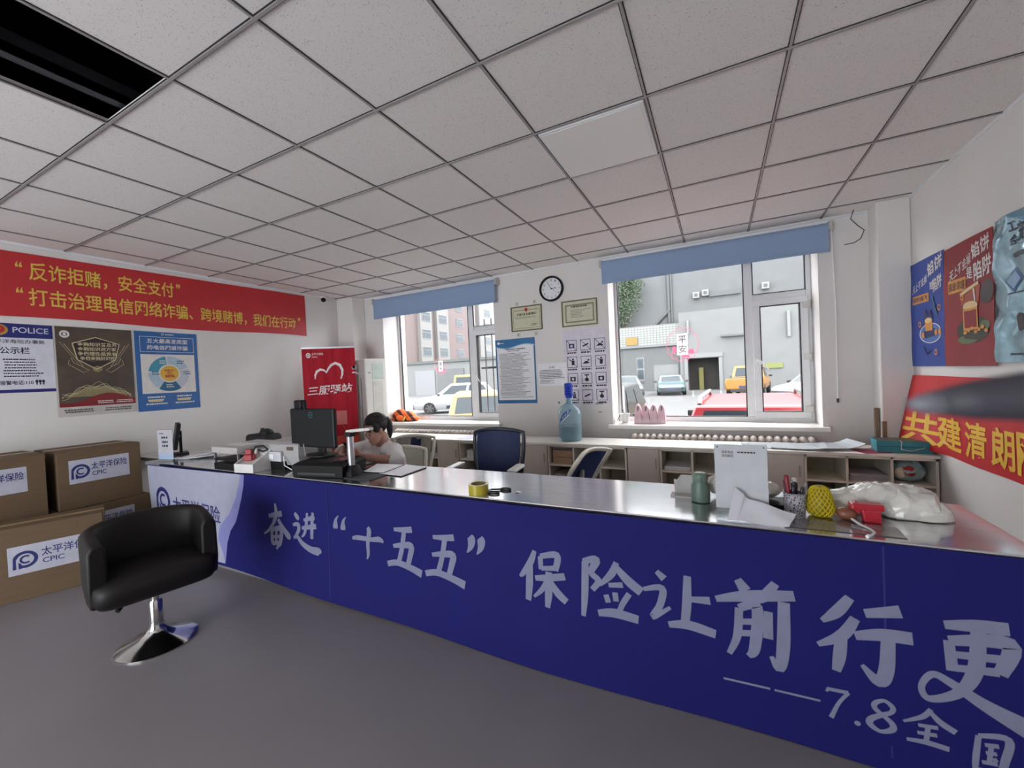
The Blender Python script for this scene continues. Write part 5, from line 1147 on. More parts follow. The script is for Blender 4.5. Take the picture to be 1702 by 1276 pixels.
# document tray
t = T('document_tray', 'grey white slotted document tray on the counter left of the printer', 'tray', (-3.445, 2.0, CZ))
TRW = M('tray_grey_white', '#a9a7a6', .5)
MB().box(-.17, -.20, .125, .17, .17, .175).build('tray_top', TRW, t, local=True, bevel=.006)
b = MB()
for i in range(11): b.box(-.12+.022*i, -.12, .174, -.109+.022*i, .0, .178)
b.build('slot_row', M('pale_slot', '#d6d4d0', .5), t, local=True)
MB().box(-.165, -.19, .0, .165, .16, .045).build('lower_tray', BLACK, t, local=True, bevel=.004)
for x in (-.155, .155):
    for y in (-.18, .15): MB().box(x-.007, y-.007, .04, x+.007, y+.007, .126).build('post', M('tray_post', '#8c8a8a', .4, .5), t, local=True)
MB().box(-.15, -.195, .07, .15, -.02, .082).build('middle_shelf', BLACK, t, local=True)
# grey printer
t = T('card_printer', 'grey desktop printer standing on the counter behind the white open box', 'printer', (-2.99, 2.10, CZ), R(2))
PRG = M('printer_grey', '#9d9b9a', .5, var=.03)
b = MB(); b.loft([[(-.20, -.14, .03), (.20, -.14, .03), (.20, .16, .03), (-.20, .16, .03)], [(-.20, -.15, .10), (.20, -.15, .10), (.20, .16, .10), (-.20, .16, .10)], [(-.205, -.15, .185), (.205, -.15, .185), (.205, .16, .19), (-.205, .16, .19)], [(-.17, -.11, .205), (.17, -.11, .205), (.17, .14, .21), (-.17, .14, .21)]])
b.build('printer_housing', PRG, t, local=True, bevel=.006)
MB().box(-.155, -.165, .0, .06, -.10, .06).build('front_foot', BLACK, t, local=True, bevel=.004)
MB().box(-.15, -.175, .06, .04, -.14, .135).build('card_slot', M('printer_pale', '#b9b9bc', .4), t, local=True, bevel=.006)
MB().box(-.10, -.178, .08, -.04, -.172, .115).build('slot_window', PAPER, t, local=True)
MB().box(.08, -.154, .145, .15, -.149, .172).build('nameplate', M('brown_nameplate', '#544438', .4), t, local=True)
MB().tube([(.05, -.16, .10), (.10, -.19, .04), (.17, -.18, .006), (.24, -.10, .006)], .004, 6).build('cable', PVC, t, local=True, smooth=60)
# white open box with stamp and cable
t = T('white_tray_box', 'white sloping open box on the counter front edge holding a red stamp', 'box', (-3.16, 1.855, CZ), R(8))
b = MB(); w_ = .095; d_ = .085
b.loft([[(-w_, -d_, 0), (w_, -d_, 0), (w_, d_, 0), (-w_, d_, 0)], [(-w_, -d_, .065), (w_, -d_, .065), (w_, d_, .15), (-w_, d_, .15)], [(-w_+.006, -d_+.006, .065), (w_-.006, -d_+.006, .065), (w_-.006, d_-.006, .15), (-w_+.006, d_-.006, .15)], [(-w_+.006, -d_+.006, .045), (w_-.006, -d_+.006, .045), (w_-.006, d_-.006, .10), (-w_+.006, d_-.006, .10)]])
b.build('box_shell', M('white_card_box', '#d0cecc', .6), t, local=True, bevel=.002)
t = T('red_stamp', 'red plastic stamp lying in the white sloping box', 'stamp', (-3.20, 1.855, CZ+.075), R(20))
MB().box(-.035, -.03, 0, .03, .03, .045).build('stamp_body', M('dull_red_plastic', '#a0363c', .4), t, local=True, bevel=.008)
MB().box(-.028, -.02, .045, .022, .02, .085).build('stamp_handle', M('dull_red_plastic', '#a0363c', .4), t, local=True, bevel=.008)
tag(MB().tube([(-3.19, 1.86, CZ+.12), (-3.17, 1.88, CZ+.175), (-3.12, 1.91, CZ+.18), (-3.10, 1.93, CZ+.15), (-3.13, 1.91, CZ+.135), (-3.17, 1.90, CZ+.15)], .008, 8).build('coiled_cable', BLACK, smooth=60), 'black coiled cable in the white sloping box', 'cable')
# black bag on the chair behind the tray
t = T('black_backpack', 'black bag showing over the document tray against the left wall', 'bag', (-4.15, 2.55, 0))
MB().loft([sq_ring(.15, .09, 0, 0, 24, .5), sq_ring(.17, .11, 0, .1, 24, .5), sq_ring(.17, .11, 0, .75, 24, .3), sq_ring(.165, .10, 0, .935, 24, .3), sq_ring(.15, .085, 0, .955, 24, .3)]).build('bag_body', M('black_nylon', '#101012', .7, var=.3, scale=8), t, local=True, smooth=60)
MB().ell((.05, -.0, .965), .075, .06, .045, 16, 8).build('folded_flap', M('black_nylon', '#101012', .7), t, local=True, smooth=180)
MB().tube([(-.02, 0, .96), (.02, -.03, 1.005), (.06, -.04, 1.01), (.11, -.03, .97)], .012, 8).build('handle', M('black_nylon', '#101012', .7), t, local=True, smooth=60)
# black box under the monitor
t = T('black_printer', 'flat black machine on the counter under the large monitor', 'printer', (-2.45, 1.94, CZ), R(10))
MB().loft([[(-.20, -.11, 0), (.21, -.11, 0), (.21, .13, 0), (-.20, .13, 0)], [(-.205, -.115, .08), (.215, -.115, .08), (.215, .14, .09), (-.205, .14, .09)], [(-.18, -.08, .098), (.19, -.08, .098), (.19, .12, .105), (-.18, .12, .105)]]).build('printer_housing', M('matt_black', '#0a0a0c', .55, spec=.3), t, local=True, bevel=.006)
MB().box(-.15, -.118, .02, .16, -.108, .035).build('paper_slot', DGREY, t, local=True)
MB().box(.10, -.06, .103, .19, .10, .112).build('top_lid', M('dark_glossy', '#1a1a1e', .2), t, local=True)
# monitor
t = T('large_monitor', 'large black monitor seen from behind with a webcam clipped on top', 'monitor', (-2.645, 2.02, CZ+.108), R(0))
MB().obox((0, -.032, .205), (.236, 0, 0), (0, .014, 0), (0, 0, .142)).build('screen_housing', M('monitor_black', '#0c0f12', .5, spec=.3), t, local=True, bevel=.012)
MB().box(-.23, -.019, .068, .23, -.016, .342).build('screen', M('dark_screen', '#0a0c10', .1), t, local=True)
c = Card((.0, -.048, .30), (1, 0, 0), (0, 0, 1)); c.arc(0, 0, .019, .022, 0, 360, 0, 1); c.line([(-.012, -.006), (-.006, .006), (0, -.004), (.006, .006), (.012, -.004)], .003, 0, 1); c.build('badge', [M('pale_teal_badge', '#5c8c8c', .3, .5)], t, local=True)
MB().obox((.02, .02, .05), (.035, 0, 0), (0, .012, 0), (0, 0, .10)).build('stand_neck', BLACK, t, local=True, bevel=.006)
MB().lathe([(.12, 0), (.12, .008), (.05, .015)], (.02, .01, 0), 28, sx=1.1, sy=.8).build('stand_base', BLACK, t, local=True, smooth=40)
w_ = MB().box(-.165, -.06, .345, -.085, -.005, .41).build('webcam', M('matt_black', '#0a0a0c', .55, spec=.3), t, local=True, bevel=.01)
MB().tube([(-.09, -.04, .40), (-.07, -.05, .37), (-.055, -.05, .345)], .006, 6).build('webcam_cable', BLACK, w_, local=True, smooth=60)
tag(MB().tube([(-2.75, 1.98, CZ+.20), (-2.70, 1.955, CZ+.13), (-2.68, 1.94, CZ+.115)], .005, 6).build('monitor_cable', M('grey_cable', '#8c8c90', .4), smooth=60), 'short grey cable hanging beside the monitor stand', 'cable')
# document camera on a black mat
tag(MB().box(-2.32, 1.875, CZ, -1.99, 2.20, CZ+.006).build('desk_mat', M('dark_grey_mat', '#2b2c30', .6)), 'dark grey mat under the document camera', 'mat')
t = T('document_camera', 'document camera with a silver pole and a white overhead arm', 'document camera', (-2.225, 1.95, CZ+.006))
MB().loft([sq_ring(.055, .055, 0, 0, 20, .35), sq_ring(.052, .052, 0, .02, 20, .35), sq_ring(.034, .034, 0, .065, 20, .35), sq_ring(.030, .030, 0, .068, 20, .35)]).build('weighted_base', M('matt_black', '#0a0a0c', .55, spec=.3), t, local=True, smooth=40)
MB().lathe([(.023, .062), (.023, .27), (.020, .275)], (0, -.002, 0), 20).build('pole', M('silver_aluminium', '#a8a8ac', .35, .8), t, local=True, smooth=40)
MB().box(-.027, -.03, .262, .03, .026, .292).build('joint', BLACK, t, local=True, bevel=.006)
MB().obox((.088, -.0, .305), (.108, 0, .010), (0, .022, 0), (-.001, 0, .010)).build('arm', M('white_arm', '#cfcbc6', .4), t, local=True, bevel=.006)
MB().lathe([(.008, 0), (.010, .012), (.008, .014)], (.18, 0, .290), 14).build('camera_lens', BLACK, t, local=True)
def clip(label, pts, z, mat):
    cx = sum(p[0] for p in pts)/4; cy = sum(p[1] for p in pts)/4
    t = T('clipboard', label, 'clipboard', (cx, cy, z))
    b = MB(); b.loft([[(x, y, z) for x, y in pts], [(x, y, z+.004) for x, y in pts]]); b.build('board', BLACK, t)
    q = [(cx+(x-cx)*.95, cy+(y-cy)*.95) for x, y in pts]
    b = MB(); b.loft([[(x, y, z+.0045) for x, y in q], [(x, y, z+.008) for x, y in q]]); b.build('paper', PAPER, t)
clip('clipboard with white paper lying nearer the document camera', [(-2.20, 2.02), (-2.03, 2.04), (-2.06, 2.28), (-2.30, 2.25)], CZ+.007, PAPER)
clip('clipboard with white paper lying nearer the middle of the counter', [(-2.07, 2.03), (-1.855, 2.015), (-1.86, 2.28), (-2.075, 2.315)], CZ+.001, PAPER)
# tape roll, scissors, paper tag
t = T('tape_roll', 'roll of yellow packing tape standing flat on the counter', 'tape', (-1.175, 1.865, CZ))
MB().loft([[(r*math.cos(2*PI*j/36), r*math.sin(2*PI*j/36), z) for j in range(36)] for r, z in ((.042, 0), (.054, 0), (.054, .05), (.042, .05), (.042, 0))], cap=False).build('tape', M('yellow_tape_roll', '#a89a28', .25, coat=.5), t, local=True, smooth=40)
MB().loft([[(r*math.cos(2*PI*j/36), r*math.sin(2*PI*j/36), z) for j in range(36)] for r, z in ((.038, 0), (.042, 0), (.042, .051), (.038, .051), (.038, 0))], cap=False).build('core', M('tape_core', '#8c8456', .7), t, local=True, smooth=40)
t = T('scissors', 'black handled scissors lying right of the tape roll', 'scissors', (-1.10, 1.91, CZ), R(0))
for s, cx, cy in ((1, .045, .035), (-1, .015, -.035)):
    b = MB(); b.tube([(cx+.030*math.cos(2*PI*k/16), cy+.018*math.sin(2*PI*k/16)+s*.004, .006) for k in range(17)], .005, 6); b.tube([(cx-.028, cy-s*.004, .006), (-.03, s*.006, .007)], .005, 6); b.build('handle', BLACK, t, local=True, smooth=60)
    MB().add([(-.03, -.006*s, .005+s*.0015), (-.03, .006*s, .005+s*.0015), (-.095, s*.012, .005+s*.0015)], [(0, 1, 2)]).add([(-.03, -.006*s, .003+s*.0015), (-.03, .006*s, .003+s*.0015), (-.095, s*.012, .003+s*.0015)], [(0, 2, 1)]).build('blade', CHROME, t, local=True)
tag(MB().sheet(lambda u, v: (-.985+.045*u, 1.915+.022*v+.01*u, CZ+.002+.004*math.sin(u*5)), 4, 3, .001).build('paper_tag', PAPER), 'tiny white paper scrap on the counter right of the scissors', 'paper')
# thermos
t = T('thermos_bottle', 'sage green thermos bottle on the counter', 'bottle', (-.09, 2.06, CZ))
SG = M('sage_green', '#55695e', .45, var=.02)
MB().lathe([(.030, 0), (.040, .004), (.041, .05), (.039, .075), (.031, .092), (.0305, .097)], (0, 0, 0), 32).build('bottle_body', SG, t, local=True, smooth=50)
MB().lathe([(.031, .097), (.033, .10), (.033, .118), (.030, .130), (.020, .135)], (0, 0, 0), 32).build('lid', M('sage_green_lid', '#617668', .4), t, local=True, smooth=50)
MB().box(-.008, -.036, .095, .008, -.028, .118).build('latch', SG, t, local=True, bevel=.003)
# card holder and bag behind it
t = T('card_stand', 'small pale bent card stand half hidden behind the thermos', 'card stand', (-.165, 2.13, CZ))
b = MB(); b.sheet(lambda u, v: (-.045+.10*u, .02-.03*v, .004+.10*v*(1-.25*(u < .3)*v)), 6, 6, .003); b.build('back_card', M('pale_grey_card', '#a8a6a2', .6), t, local=True)
MB().box(-.06, -.04, 0, .05, .03, .006).build('foot_card', M('pale_grey_card', '#a8a6a2', .6), t, local=True)
def crumple(name, label, c, rx, ry, rz_, mat, amp=.3, k=22, cat='bag'):
    o = crumpled(MB(), c, rx, ry, rz_, amp, k, c[2]-rz_+.004, 48, 24, c[0]*9).build(name, mat, smooth=35)
    return tag(o, label, cat)
crumple('plastic_bag', 'crumpled white plastic bag between the thermos and the clear sign holder', (-.015, 2.14, CZ+.06), .055, .05, .052, BAGW)
# clear sign holder with contact paper (no code)
t = T('sign_holder', 'large clear sign holder with a grey white sheet beside the thermos', 'sign holder', (.07, 1.905, CZ), R(2))
MB().obox((0, 0, .15), (.097, 0, 0), (0, .003, 0), (0, .0, .148)).build('acrylic_panel', CLEAR, t, local=True)
MB().obox((0, .0, .005), (.10, 0, 0), (0, .05, 0), (0, 0, .004)).build('acrylic_foot', CLEAR, t, local=True)
c = Card((-.095, -.0035, .03), (1, 0, 0), (0, 0, 1), None, .0005); c.base(0, 0, .19, .266, 0, .001)
c.text('联系电话:', .028, .228, .072, .240, 1, 1, .01); c.rows(.085, .23, .15, .238, 1, 1, 1, .8, 0); c.text('添加微信:', .028, .213, .072, .225, 1, 1, .01)
for x in (.012, .178): c.disc(x, .255, .003, .003, 1, 1)
c.build('printed_sheet', [M('grey_white_sheet', '#b6b8bc', .6), INK], t, local=True)
# plastic envelope
t = T('paper_envelope', 'white glossy envelope slumped against the clear sign holder', 'envelope', (.115, 1.86, CZ))
b = MB().sheet(lambda u, v: (-.095+.20*u+.03*v, -.035-.01*u+.055*v, .004+.085*v*(1-u*.55)+.05*max(0, .22-u)*v*3+.004*math.sin(u*7+v*5)), 20, 10, .003)
b.build('envelope_body', M('white_glossy_film', '#c2c2c8', .25, coat=.4, var=.04), t, local=True, smooth=60)
b = MB().sheet(lambda u, v: (-.10+.035*u+.03*v, -.038+.055*v, .007+.085*v+.05*max(0, .22-u*.18)*v*3), 4, 8, .002); b.build('folded_edge', M('white_glossy_film', '#c2c2c8', .25, coat=.4), t, local=True, smooth=60)
# phone lying behind
tag(MB().box(.17, 2.03, CZ, .245, 2.16, CZ+.022).build('black_device', M('matt_black', '#0a0a0c', .55, spec=.3), bevel=.006), 'black flat device lying behind the pen cup', 'device')
crumple('plastic_bag', 'small crumpled white bag on the black device behind the pen cup', (.185, 2.11, CZ+.062), .045, .045, .04, BAGW)
# pen cup
t = T('pen_cup', 'white patterned pen cup', 'pen cup', (.262, 1.985, CZ))
LACE = bpy.data.materials.new('white_lace_metal'); LACE.use_nodes = True
l_ = LACE.node_tree; vl = l_.nodes.new('ShaderNodeTexVoronoi'); vl.feature = 'DISTANCE_TO_EDGE'; vl.inputs['Scale'].default_value = 110; tl = l_.nodes.new('ShaderNodeTexCoord'); rl = l_.nodes.new('ShaderNodeValToRGB')
rl.color_ramp.elements[0].position = .12; rl.color_ramp.elements[0].color = lin('#a8a4aa')+(1,); rl.color_ramp.elements[1].position = .2; rl.color_ramp.elements[1].color = lin('#3c3840')+(1,)
l_.links.new(tl.outputs['Object'], vl.inputs['Vector']); l_.links.new(vl.outputs['Distance'], rl.inputs[0]); l_.links.new(rl.outputs[0], l_.nodes['Principled BSDF'].inputs['Base Color'])
MB().lathe([(.035, 0), (.036, .002), (.039, .092), (.041, .095), (.036, .095), (.033, .006), (.001, .006)], (0, 0, 0), 32).build('cup_body', LACE, t, local=True, smooth=40)
for i, (nm, lb, col, x, y, tx, ty, h_, r_) in enumerate((('marker_pen', 'dark red marker standing in the pen cup', '#7c1c2c', -.014, -.01, -.028, -.006, .165, .008), ('marker_pen', 'thick black marker standing in the pen cup', '#1a1a20', .004, .004, .0, .004, .135, .011), ('ballpoint_pen', 'black pen leaning right in the pen cup', '#14141a', .014, -.008, .026, -.010, .12, .005), ('ballpoint_pen', 'silver grey pen at the right rim of the pen cup', '#8a8890', .018, .006, .040, .006, .135, .004), ('glue_stick', 'white capped glue stick in the pen cup', '#b0aca8', .0, .018, .004, .02, .148, .010), ('ballpoint_pen', 'dark purple pen in the middle of the pen cup', '#2a2038', -.004, -.014, -.006, -.016, .125, .005), ('marker_pen', 'maroon pen beside the dark red marker in the pen cup', '#5a1a26', -.02, .006, -.03, .01, .14, .007))):
    o = Vector((.262, 1.985, CZ)); m_ = M('pen_'+col[1:], col, .35)
    a, e_ = o+Vector((x, y, .010)), o+Vector((tx, ty, h_))
    t = T(nm, lb, 'pen', tuple(a), 0, 'pens in the cup')
    d = (e_-a)
    MB().tube([a, a+d*.85], r_, 10).build('barrel', m_, t, smooth=50); MB().tube([a+d*.80, a+d*.97, e_], [r_*1.15, r_*1.1, r_*.5], 10).build('cap', m_, t, smooth=50)
# yellow net fruit
t = T('netted_fruit', 'round pear shaped fruit in a yellow foam net right of the pen cup', 'fruit', (.348, 2.0, CZ))
pr = [(.018, .002), (.036, .008), (.045, .028), (.046, .045), (.041, .072), (.033, .10), (.026, .115), (.012, .122)]
MB().lathe(pr, (0, 0, 0), 28).build('fruit_body', M('yellow_fruit', '#7c6c10', .6), t, local=True, smooth=180)
b = MB()
def rad(z):
    for (r0, z0), (r1, z1) in zip(pr, pr[1:]):
        if z0 <= z <= z1: return r0+(r1-r0)*(z-z0)/(z1-z0)
    return .012
for k in range(16):
    for s in (-1, 1):
        b.tube([((rad(z)+.002)*math.cos(2*PI*k/16+s*z*16), (rad(z)+.002)*math.sin(2*PI*k/16+s*z*16), z) for z in [.004+.117*j/16 for j in range(17)]], .0024, 5)
b.build('foam_net', M('yellow_foam', '#b8a410', .8), t, local=True, smooth=60)
# red tape dispenser with brown thing and cord
t = T('tape_dispenser', 'red plastic tape gun lying before the white bag', 'tape dispenser', (.49, 1.985, CZ))
RP = M('red_plastic', '#a81c2c', .35, coat=.2)
MB().box(-.05, -.02, .045, .05, .03, .07).build('blade_arm', RP, t, local=True, bevel=.006)
MB().loft([[(-.012, -.02, 0), (.042, -.02, 0), (.042, .02, 0), (-.012, .02, 0)], [(-.02, -.02, .05), (.038, -.02, .05), (.038, .02, .05), (-.02, .02, .05)]]).build('grip', RP, t, local=True, bevel=.006)
MB().cyl((-.03, .0, .05), (-.03, .03, .05), .022, n=18).build('spool', RP, t, local=True, smooth=40)
b = MB().ell((.428, 1.99, CZ+.024), .034, .028, .024, 20, 12); tag(b.build('brown_oval_holder', M('brown_plastic', '#7c4a38', .4), smooth=180), 'brown rounded thing beside the red tape gun', 'holder')
wc_ = tag(MB().tube([(.44, 1.965, CZ+.012), (.455, 1.92, CZ+.006), (.475, 1.88, CZ+.005), (.478, 1.85, CZ+.005), (.462, 1.82, CZ+.005), (.448, 1.80, CZ+.005)], .004, 8).build('charging_cable', PVC, smooth=60), 'white cord running from the tape gun to the counter edge', 'cord')
MB().tube([(.452, 1.808, CZ+.006), (.443, 1.796, CZ+.006)], .006, 8).build('plug', PVC, wc_)
# big crumpled white bag
t = T('plastic_bag', 'large crumpled white plastic bag lying at the right end of the counter', 'bag', (.585, 2.13, CZ))
b = MB()
for q, (c_, a_, e_, h_) in enumerate((((-.10, .0, .03), .11, .08, .06), ((-.01, .0, .04), .13, .10, .085), ((.06, -.01, .035), .12, .10, .085), ((.11, -.03, .02), .08, .08, .055))): crumpled(b, c_, a_, e_, h_, .34, 13, .002+.0006*q, 80, 34, q*2.7)
b.build('bag_film', BAGW, t, local=True, smooth=32)
MB().box(.12, -.07, .001, .17, -.02, .006).build('bag_corner', BAGW, t, local=True)
tag(MB().sheet(lambda u, v: (.20+.36*u, 1.83+.10*v, CZ+.003+.004*math.sin(u*11+v*4)*v), 16, 6, .0012).build('clear_film', M('clear_crinkled_film', '#a8a4a4', .12, trans=.6, coat=.4), smooth=60), 'flat crinkled clear film on the counter before the pen cup', 'film')

# ================================================================ GREY ROD CLOSE TO THE LENS
t = T('blurred_rod', 'out of focus grey tapered rod poking in from the right, close to the lens', 'rod', (.20, .275, 1.39))
def rodp(u): return (.0855+.15*u, .275+.02*u, 1.396+.010*u)
rr = [.002, .0045, .0068, .0095, .0115, .013, .015, .018, .021]
us = [0, .03, .09, .17, .28, .4, .6, 1.2, 2.4]
MB().tube([rodp(u) for u in us[2:]], rr[2:], 20).build('shaft', M('dark_grey_rod', '#3a3840', .6, var=.05), t, smooth=180)
MB().tube([rodp(u) for u in us[:3]], rr[:3], 20).build('tip', M('pale_grey_tip', '#6c6c74', .5), t, smooth=180)
# ================================================================ SEATED PERSON
SKIN = M('skin', '#b58878', .55, var=.04, scale=20); HAIR = M('dark_hair', '#130d0b', .55, var=.2, scale=40, stretch=(1, 1, .2))
SHIRT = M('white_t_shirt', '#cdc7c6', .85, var=.04, scale=12, bump=.15); PANTS = M('dark_trousers', '#22242c', .85)
P = T('person', 'seated person with a dark ponytail and white t-shirt looking down at a phone', 'person', (-2.58, 2.66, 0))
PO = Vector((-2.58, 2.66, 0))
Lsh, Lel, Lwr = Vector((-2.405, 2.545, .845)), Vector((-2.275, 2.405, .805)), Vector((-2.515, 2.305, .848))
Rsh, Rel, Rwr = Vector((-2.775, 2.60, .845)), Vector((-2.875, 2.41, .842)), Vector((-2.715, 2.325, .858))
b = MB()
# neck, head
HC = Vector((-2.555, 2.50, 1.035)); yaw_, pit_ = R(-14), R(20)
Rm = Matrix.Rotation(yaw_, 3, 'Z') @ Matrix.Rotation(pit_, 3, 'X')
def hp(x, y, z): return HC+Rm @ Vector((x, y, z))
def hell(mb, c, rx, ry, rz_, n=20, k=14, m=0):
    s0 = len(mb.v); mb.ell(c, rx, ry, rz_, n, k, m)
    mb.v[s0:] = [tuple(hp(*v)) for v in mb.v[s0:]]
hell(b, (0, .012, .03), .074, .092, .088); 
rings = []
for z, w_, f, bk in ((.05, .068, -.078, .05), (.01, .067, -.082, .05), (-.02, .066, -.080, .045), (-.05, .060, -.082, .03), (-.08, .050, -.082, .01), (-.105, .034, -.078, -.02), (-.117, .018, -.068, -.035)):
    rings.append([tuple(hp(w_*math.copysign(abs(math.cos(a))**.8, math.cos(a)), (f+bk)/2+(bk-f)/2*math.sin(a), z)) for a in [2*PI*j/20 for j in range(20)]])
b.loft(rings)
b.loft([[tuple(hp(w_*math.cos(a), y-d_*abs(math.sin(a))*(1 if math.sin(a) < 0 else -.2), z)) for a in [2*PI*j/10 for j in range(10)]] for z, w_, y, d_ in ((.02, .008, -.078, .006), (-.01, .010, -.078, .014), (-.032, .015, -.077, .024), (-.043, .013, -.076, .012))])
hell(b, (0, -.076, -.066), .022, .012, .007, 12, 8); hell(b, (0, -.075, -.078), .019, .011, .006, 12, 8); hell(b, (0, -.070, -.103), .02, .014, .014, 12, 8)
for s in (-1, 1):
    hell(b, (s*.036, -.066, -.028), .022, .018, .02, 12, 8); hell(b, (s*.072, .005, -.012), .009, .018, .030, 12, 8); hell(b, (s*.030, -.076, .022), .018, .010, .009, 10, 6)
nb = Vector((-2.575, 2.59, .872))
b.tube([nb+Vector((0, .02, -.05)), nb, hp(0, .02, -.07), hp(0, .01, -.02)], [.062, .054, .050, .05], 16)
# arms and hands
def arm(sh, el, wr):
    b.tube([sh, sh.lerp(el, .5), el, el.lerp(wr, .35), wr], [.046, .042, .036, .036, .025], 14)
arm(Lsh, Lel, Lwr); arm(Rsh, Rel, Rwr)
PH = Vector((-2.618, 2.285, .905))
def hand(wr, tgt, side, upv):
    d = (tgt-wr).normalized(); u_ = Vector(upv); u_ = (u_-d*u_.dot(d)).normalized(); s_ = d.cross(u_)*side
    kn = wr+d*.075
    b.tube([wr, wr+d*.03, kn], [.023, .030, .028], 12, sq=.55)
    for k, (o_k, L1) in enumerate(((-.030, .040), (-.010, .046), (.010, .044), (.029, .034))):
        p0 = kn+u_*o_k*.9-d*.01; p1 = p0+d*L1*.8+s_*.012; p2 = p1+d*L1*.25+s_*.024; p3 = p2-d*.012+s_*.018
        b.tube([p0, p1, p2, p3], [.0095, .009, .0082, .007], 8)
    q0 = wr+d*.03-u_*.018; q1 = q0-u_*.022+d*.022+s_*.014; q2 = q1+d*.03-u_*.004+s_*.010
    b.tube([q0, q1, q2], [.0125, .011, .0085], 8)
hand(Lwr, Vector((-2.60, 2.275, .895)), 1, (-.35, -.1, -1)); hand(Rwr, Vector((-2.645, 2.285, .900)), -1, (.35, -.1, -1))
b.build('body', SKIN, P, remesh=.0055, smooth_it=3)
# face details
b = MB()
for s in (-1, 1):
    e = [hp(s*(.022+.026*k/6), -.0835+.006*(k/6)**2, -.010-.004*math.sin(PI*k/6)) for k in range(7)]; b.tube(e, .0022, 6)
b.build('eyelashes', HAIR, P, smooth=60)
b = MB()
for s in (-1, 1):
    e = [hp(s*(.016+.034*k/6), -.085+.010*(k/6)**2, .018+.005*math.sin(PI*k/6)) for k in range(7)]; b.tube(e, .003, 6)
b.build('eyebrows', HAIR, P, smooth=60)
b = MB(); b.tube([hp(x, -.0865+9*x*x, -.0725) for x in (-.02, -.01, 0, .01, .02)], [.002, .004, .0045, .004, .002], 8); b.build('lips', M('lips', '#8c4a48', .5), P, smooth=60)
# hair with ponytail
b = MB(); s0 = 0
hell(b, (0, .022, .038), .083, .098, .092, 24, 16)
v2 = []
for v in b.v:
    l = Rm.inverted() @ (Vector(v)-HC)
    lim = .055-.5*max(0, -l.y-.02)
    if l.y < -.005 and l.z < .062+.25*(l.y+.08)*-1*0: 
        k = min(1, (-.005-l.y)/.03); l.x *= 1-.16*k; l.y = l.y+(.03)*k if l.z < .05 else l.y
    v2.append(tuple(HC+Rm @ l))
b.v = v2
for s in (-1, 1): hell(b, (s*.064, -.018, .028), .018, .040, .046, 14, 8)
d1 = Vector((.05, 1, .03)).normalized()
for k in range(-8, 9):
    a = k*.17; d0 = Vector((math.sin(a), -math.cos(a)*.72, .52-.05*abs(k)*.6)).normalized()
    b.tube([hp(*(Vector((.083*q.x, .022+.098*q.y, .038+.092*q.z)))) for q in [d0.slerp(d1, j/9) for j in range(10)]], [.003]+[.0075]*8+[.005], 6)
b.tube([hp(.0, .098, .04), hp(.010, .118, .035), hp(.022, .122, .0), hp(.028, .108, -.05), hp(.028, .092, -.09), hp(.028, .08, -.125)], [.024, .028, .029, .026, .02, .008], 12)
b.build('hair', HAIR, P, remesh=.0045, smooth_it=2)
b = MB(); b.loft([[tuple(hp(.004+.024*math.cos(a), .103, .038+.024*math.sin(a))) for a in [2*PI*j/14 for j in range(14)]], [tuple(hp(.006+.026*math.cos(a), .112, .037+.026*math.sin(a))) for a in [2*PI*j/14 for j in range(14)]]]); b.build('hair_tie', M('grey_hair_tie', '#6a625c', .6), P)
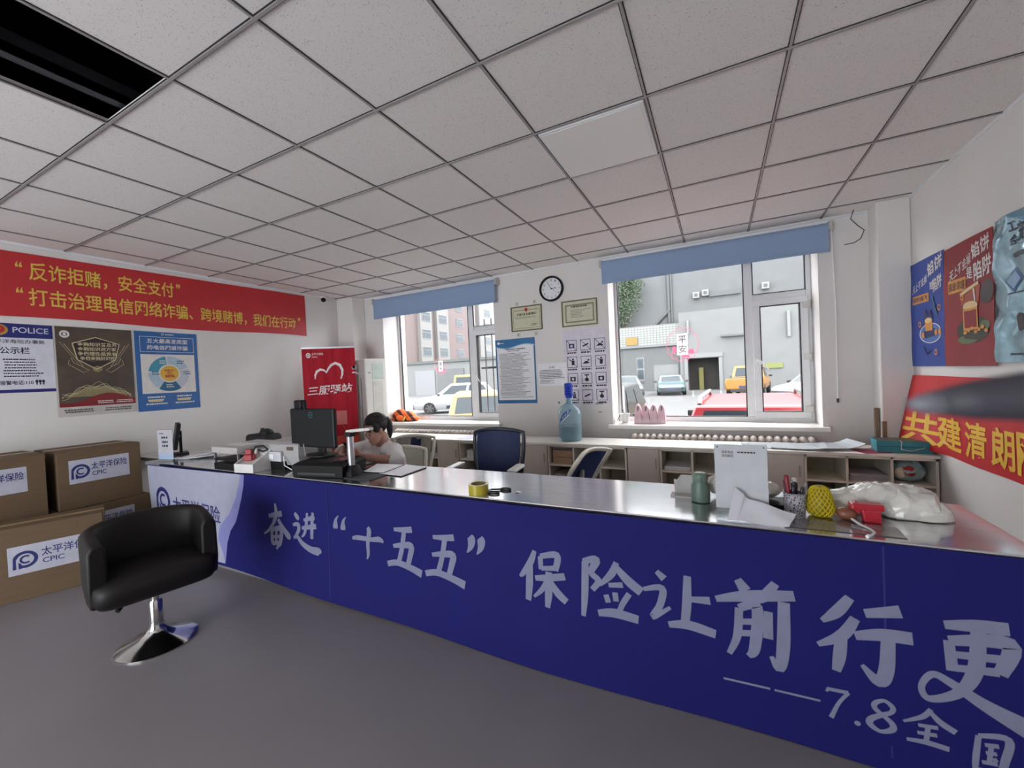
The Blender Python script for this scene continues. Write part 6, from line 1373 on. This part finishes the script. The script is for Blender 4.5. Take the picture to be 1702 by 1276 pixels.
# t-shirt
b = MB()
def tr(cx, cy, z, hx, hy, tilt=0): return [(cx+hx*math.copysign(abs(math.cos(a))**.8, math.cos(a)), cy+hy*math.copysign(abs(math.sin(a))**.8, math.sin(a)), z+tilt*math.sin(a)) for a in [2*PI*j/28 for j in range(28)]]
b.loft([tr(-2.58, 2.70, .47, .155, .115), tr(-2.58, 2.69, .56, .155, .112), tr(-2.582, 2.655, .68, .17, .118), tr(-2.586, 2.615, .78, .195, .118, .01), tr(-2.588, 2.59, .845, .185, .098, .02), tr(-2.584, 2.588, .885, .115, .075, .02), tr(-2.58, 2.588, .90, .068, .062, .02)])
for sh, el, wr_ in ((Lsh, Lel, Lwr), (Rsh, Rel, Rwr)):
    c0 = Vector((-2.585, 2.59, .84)); b.tube([c0.lerp(sh, .5), sh+Vector((0, 0, .004)), sh.lerp(el, .5), el+(el-wr_).normalized()*.018, el.lerp(wr_, .10)], [.078, .072, .068, .068, .058], 16)
b.build('t_shirt', SHIRT, P, remesh=.007, smooth_it=4, disp=(.010, .07))
c = Card((-2.585, 2.475, .765), (1, -.05, 0), (0, .12, 1)); c.disc(.03, .0, .028, .02, 0, 1, 12); c.line([(.0, .025), (.03, .035), (.06, .022)], .008, 0, 1); c.build('shirt_print', M('brown_shirt_print', '#7c6458', .7), P)
# trousers and shoes under the counter
b = MB()
for s in (-1, 1): b.tube([(-2.58+s*.08, 2.70, .53), (-2.58+s*.10, 2.52, .53), (-2.58+s*.11, 2.27, .51), (-2.58+s*.11, 2.24, .46), (-2.58+s*.11, 2.28, .12)], [.095, .085, .065, .062, .045], 14)
b.ell((-2.58, 2.70, .54), .165, .125, .09)
b.build('trousers', PANTS, P, remesh=.012, smooth_it=3)
for s in (-1, 1): MB().loft([[(-2.58+s*.11+.042*math.cos(a)*(1 if math.sin(a) > 0 else .9), 2.24+.12*math.sin(a), z) for a in [2*PI*j/18 for j in range(18)]] for z in (0, .03)]+[[(-2.58+s*.11+.034*math.cos(a), 2.26+.08*math.sin(a), .075) for a in [2*PI*j/18 for j in range(18)]]]).build('shoe', M('grey_shoe', '#5a5a60', .6), P, bevel=.008, smooth=50)
# phone
t = T('smartphone', 'dark phone held in both hands by the seated person', 'phone', tuple(PH))
ax = Vector((.94, .2, .0)).normalized(); nz_ = Vector((.1, .75, .62)).normalized(); az = ax.cross(nz_).normalized(); ax = nz_.cross(az)
MB().obox((0, 0, 0), ax*.037, nz_*.004, az*.076).build('phone_body', BLACK, t, local=True, bevel=.003)
MB().obox(tuple(nz_*.0042), ax*.034, nz_*.0004, az*.072).build('phone_screen', M('phone_screen', '#2a2c38', .1), t, local=True)
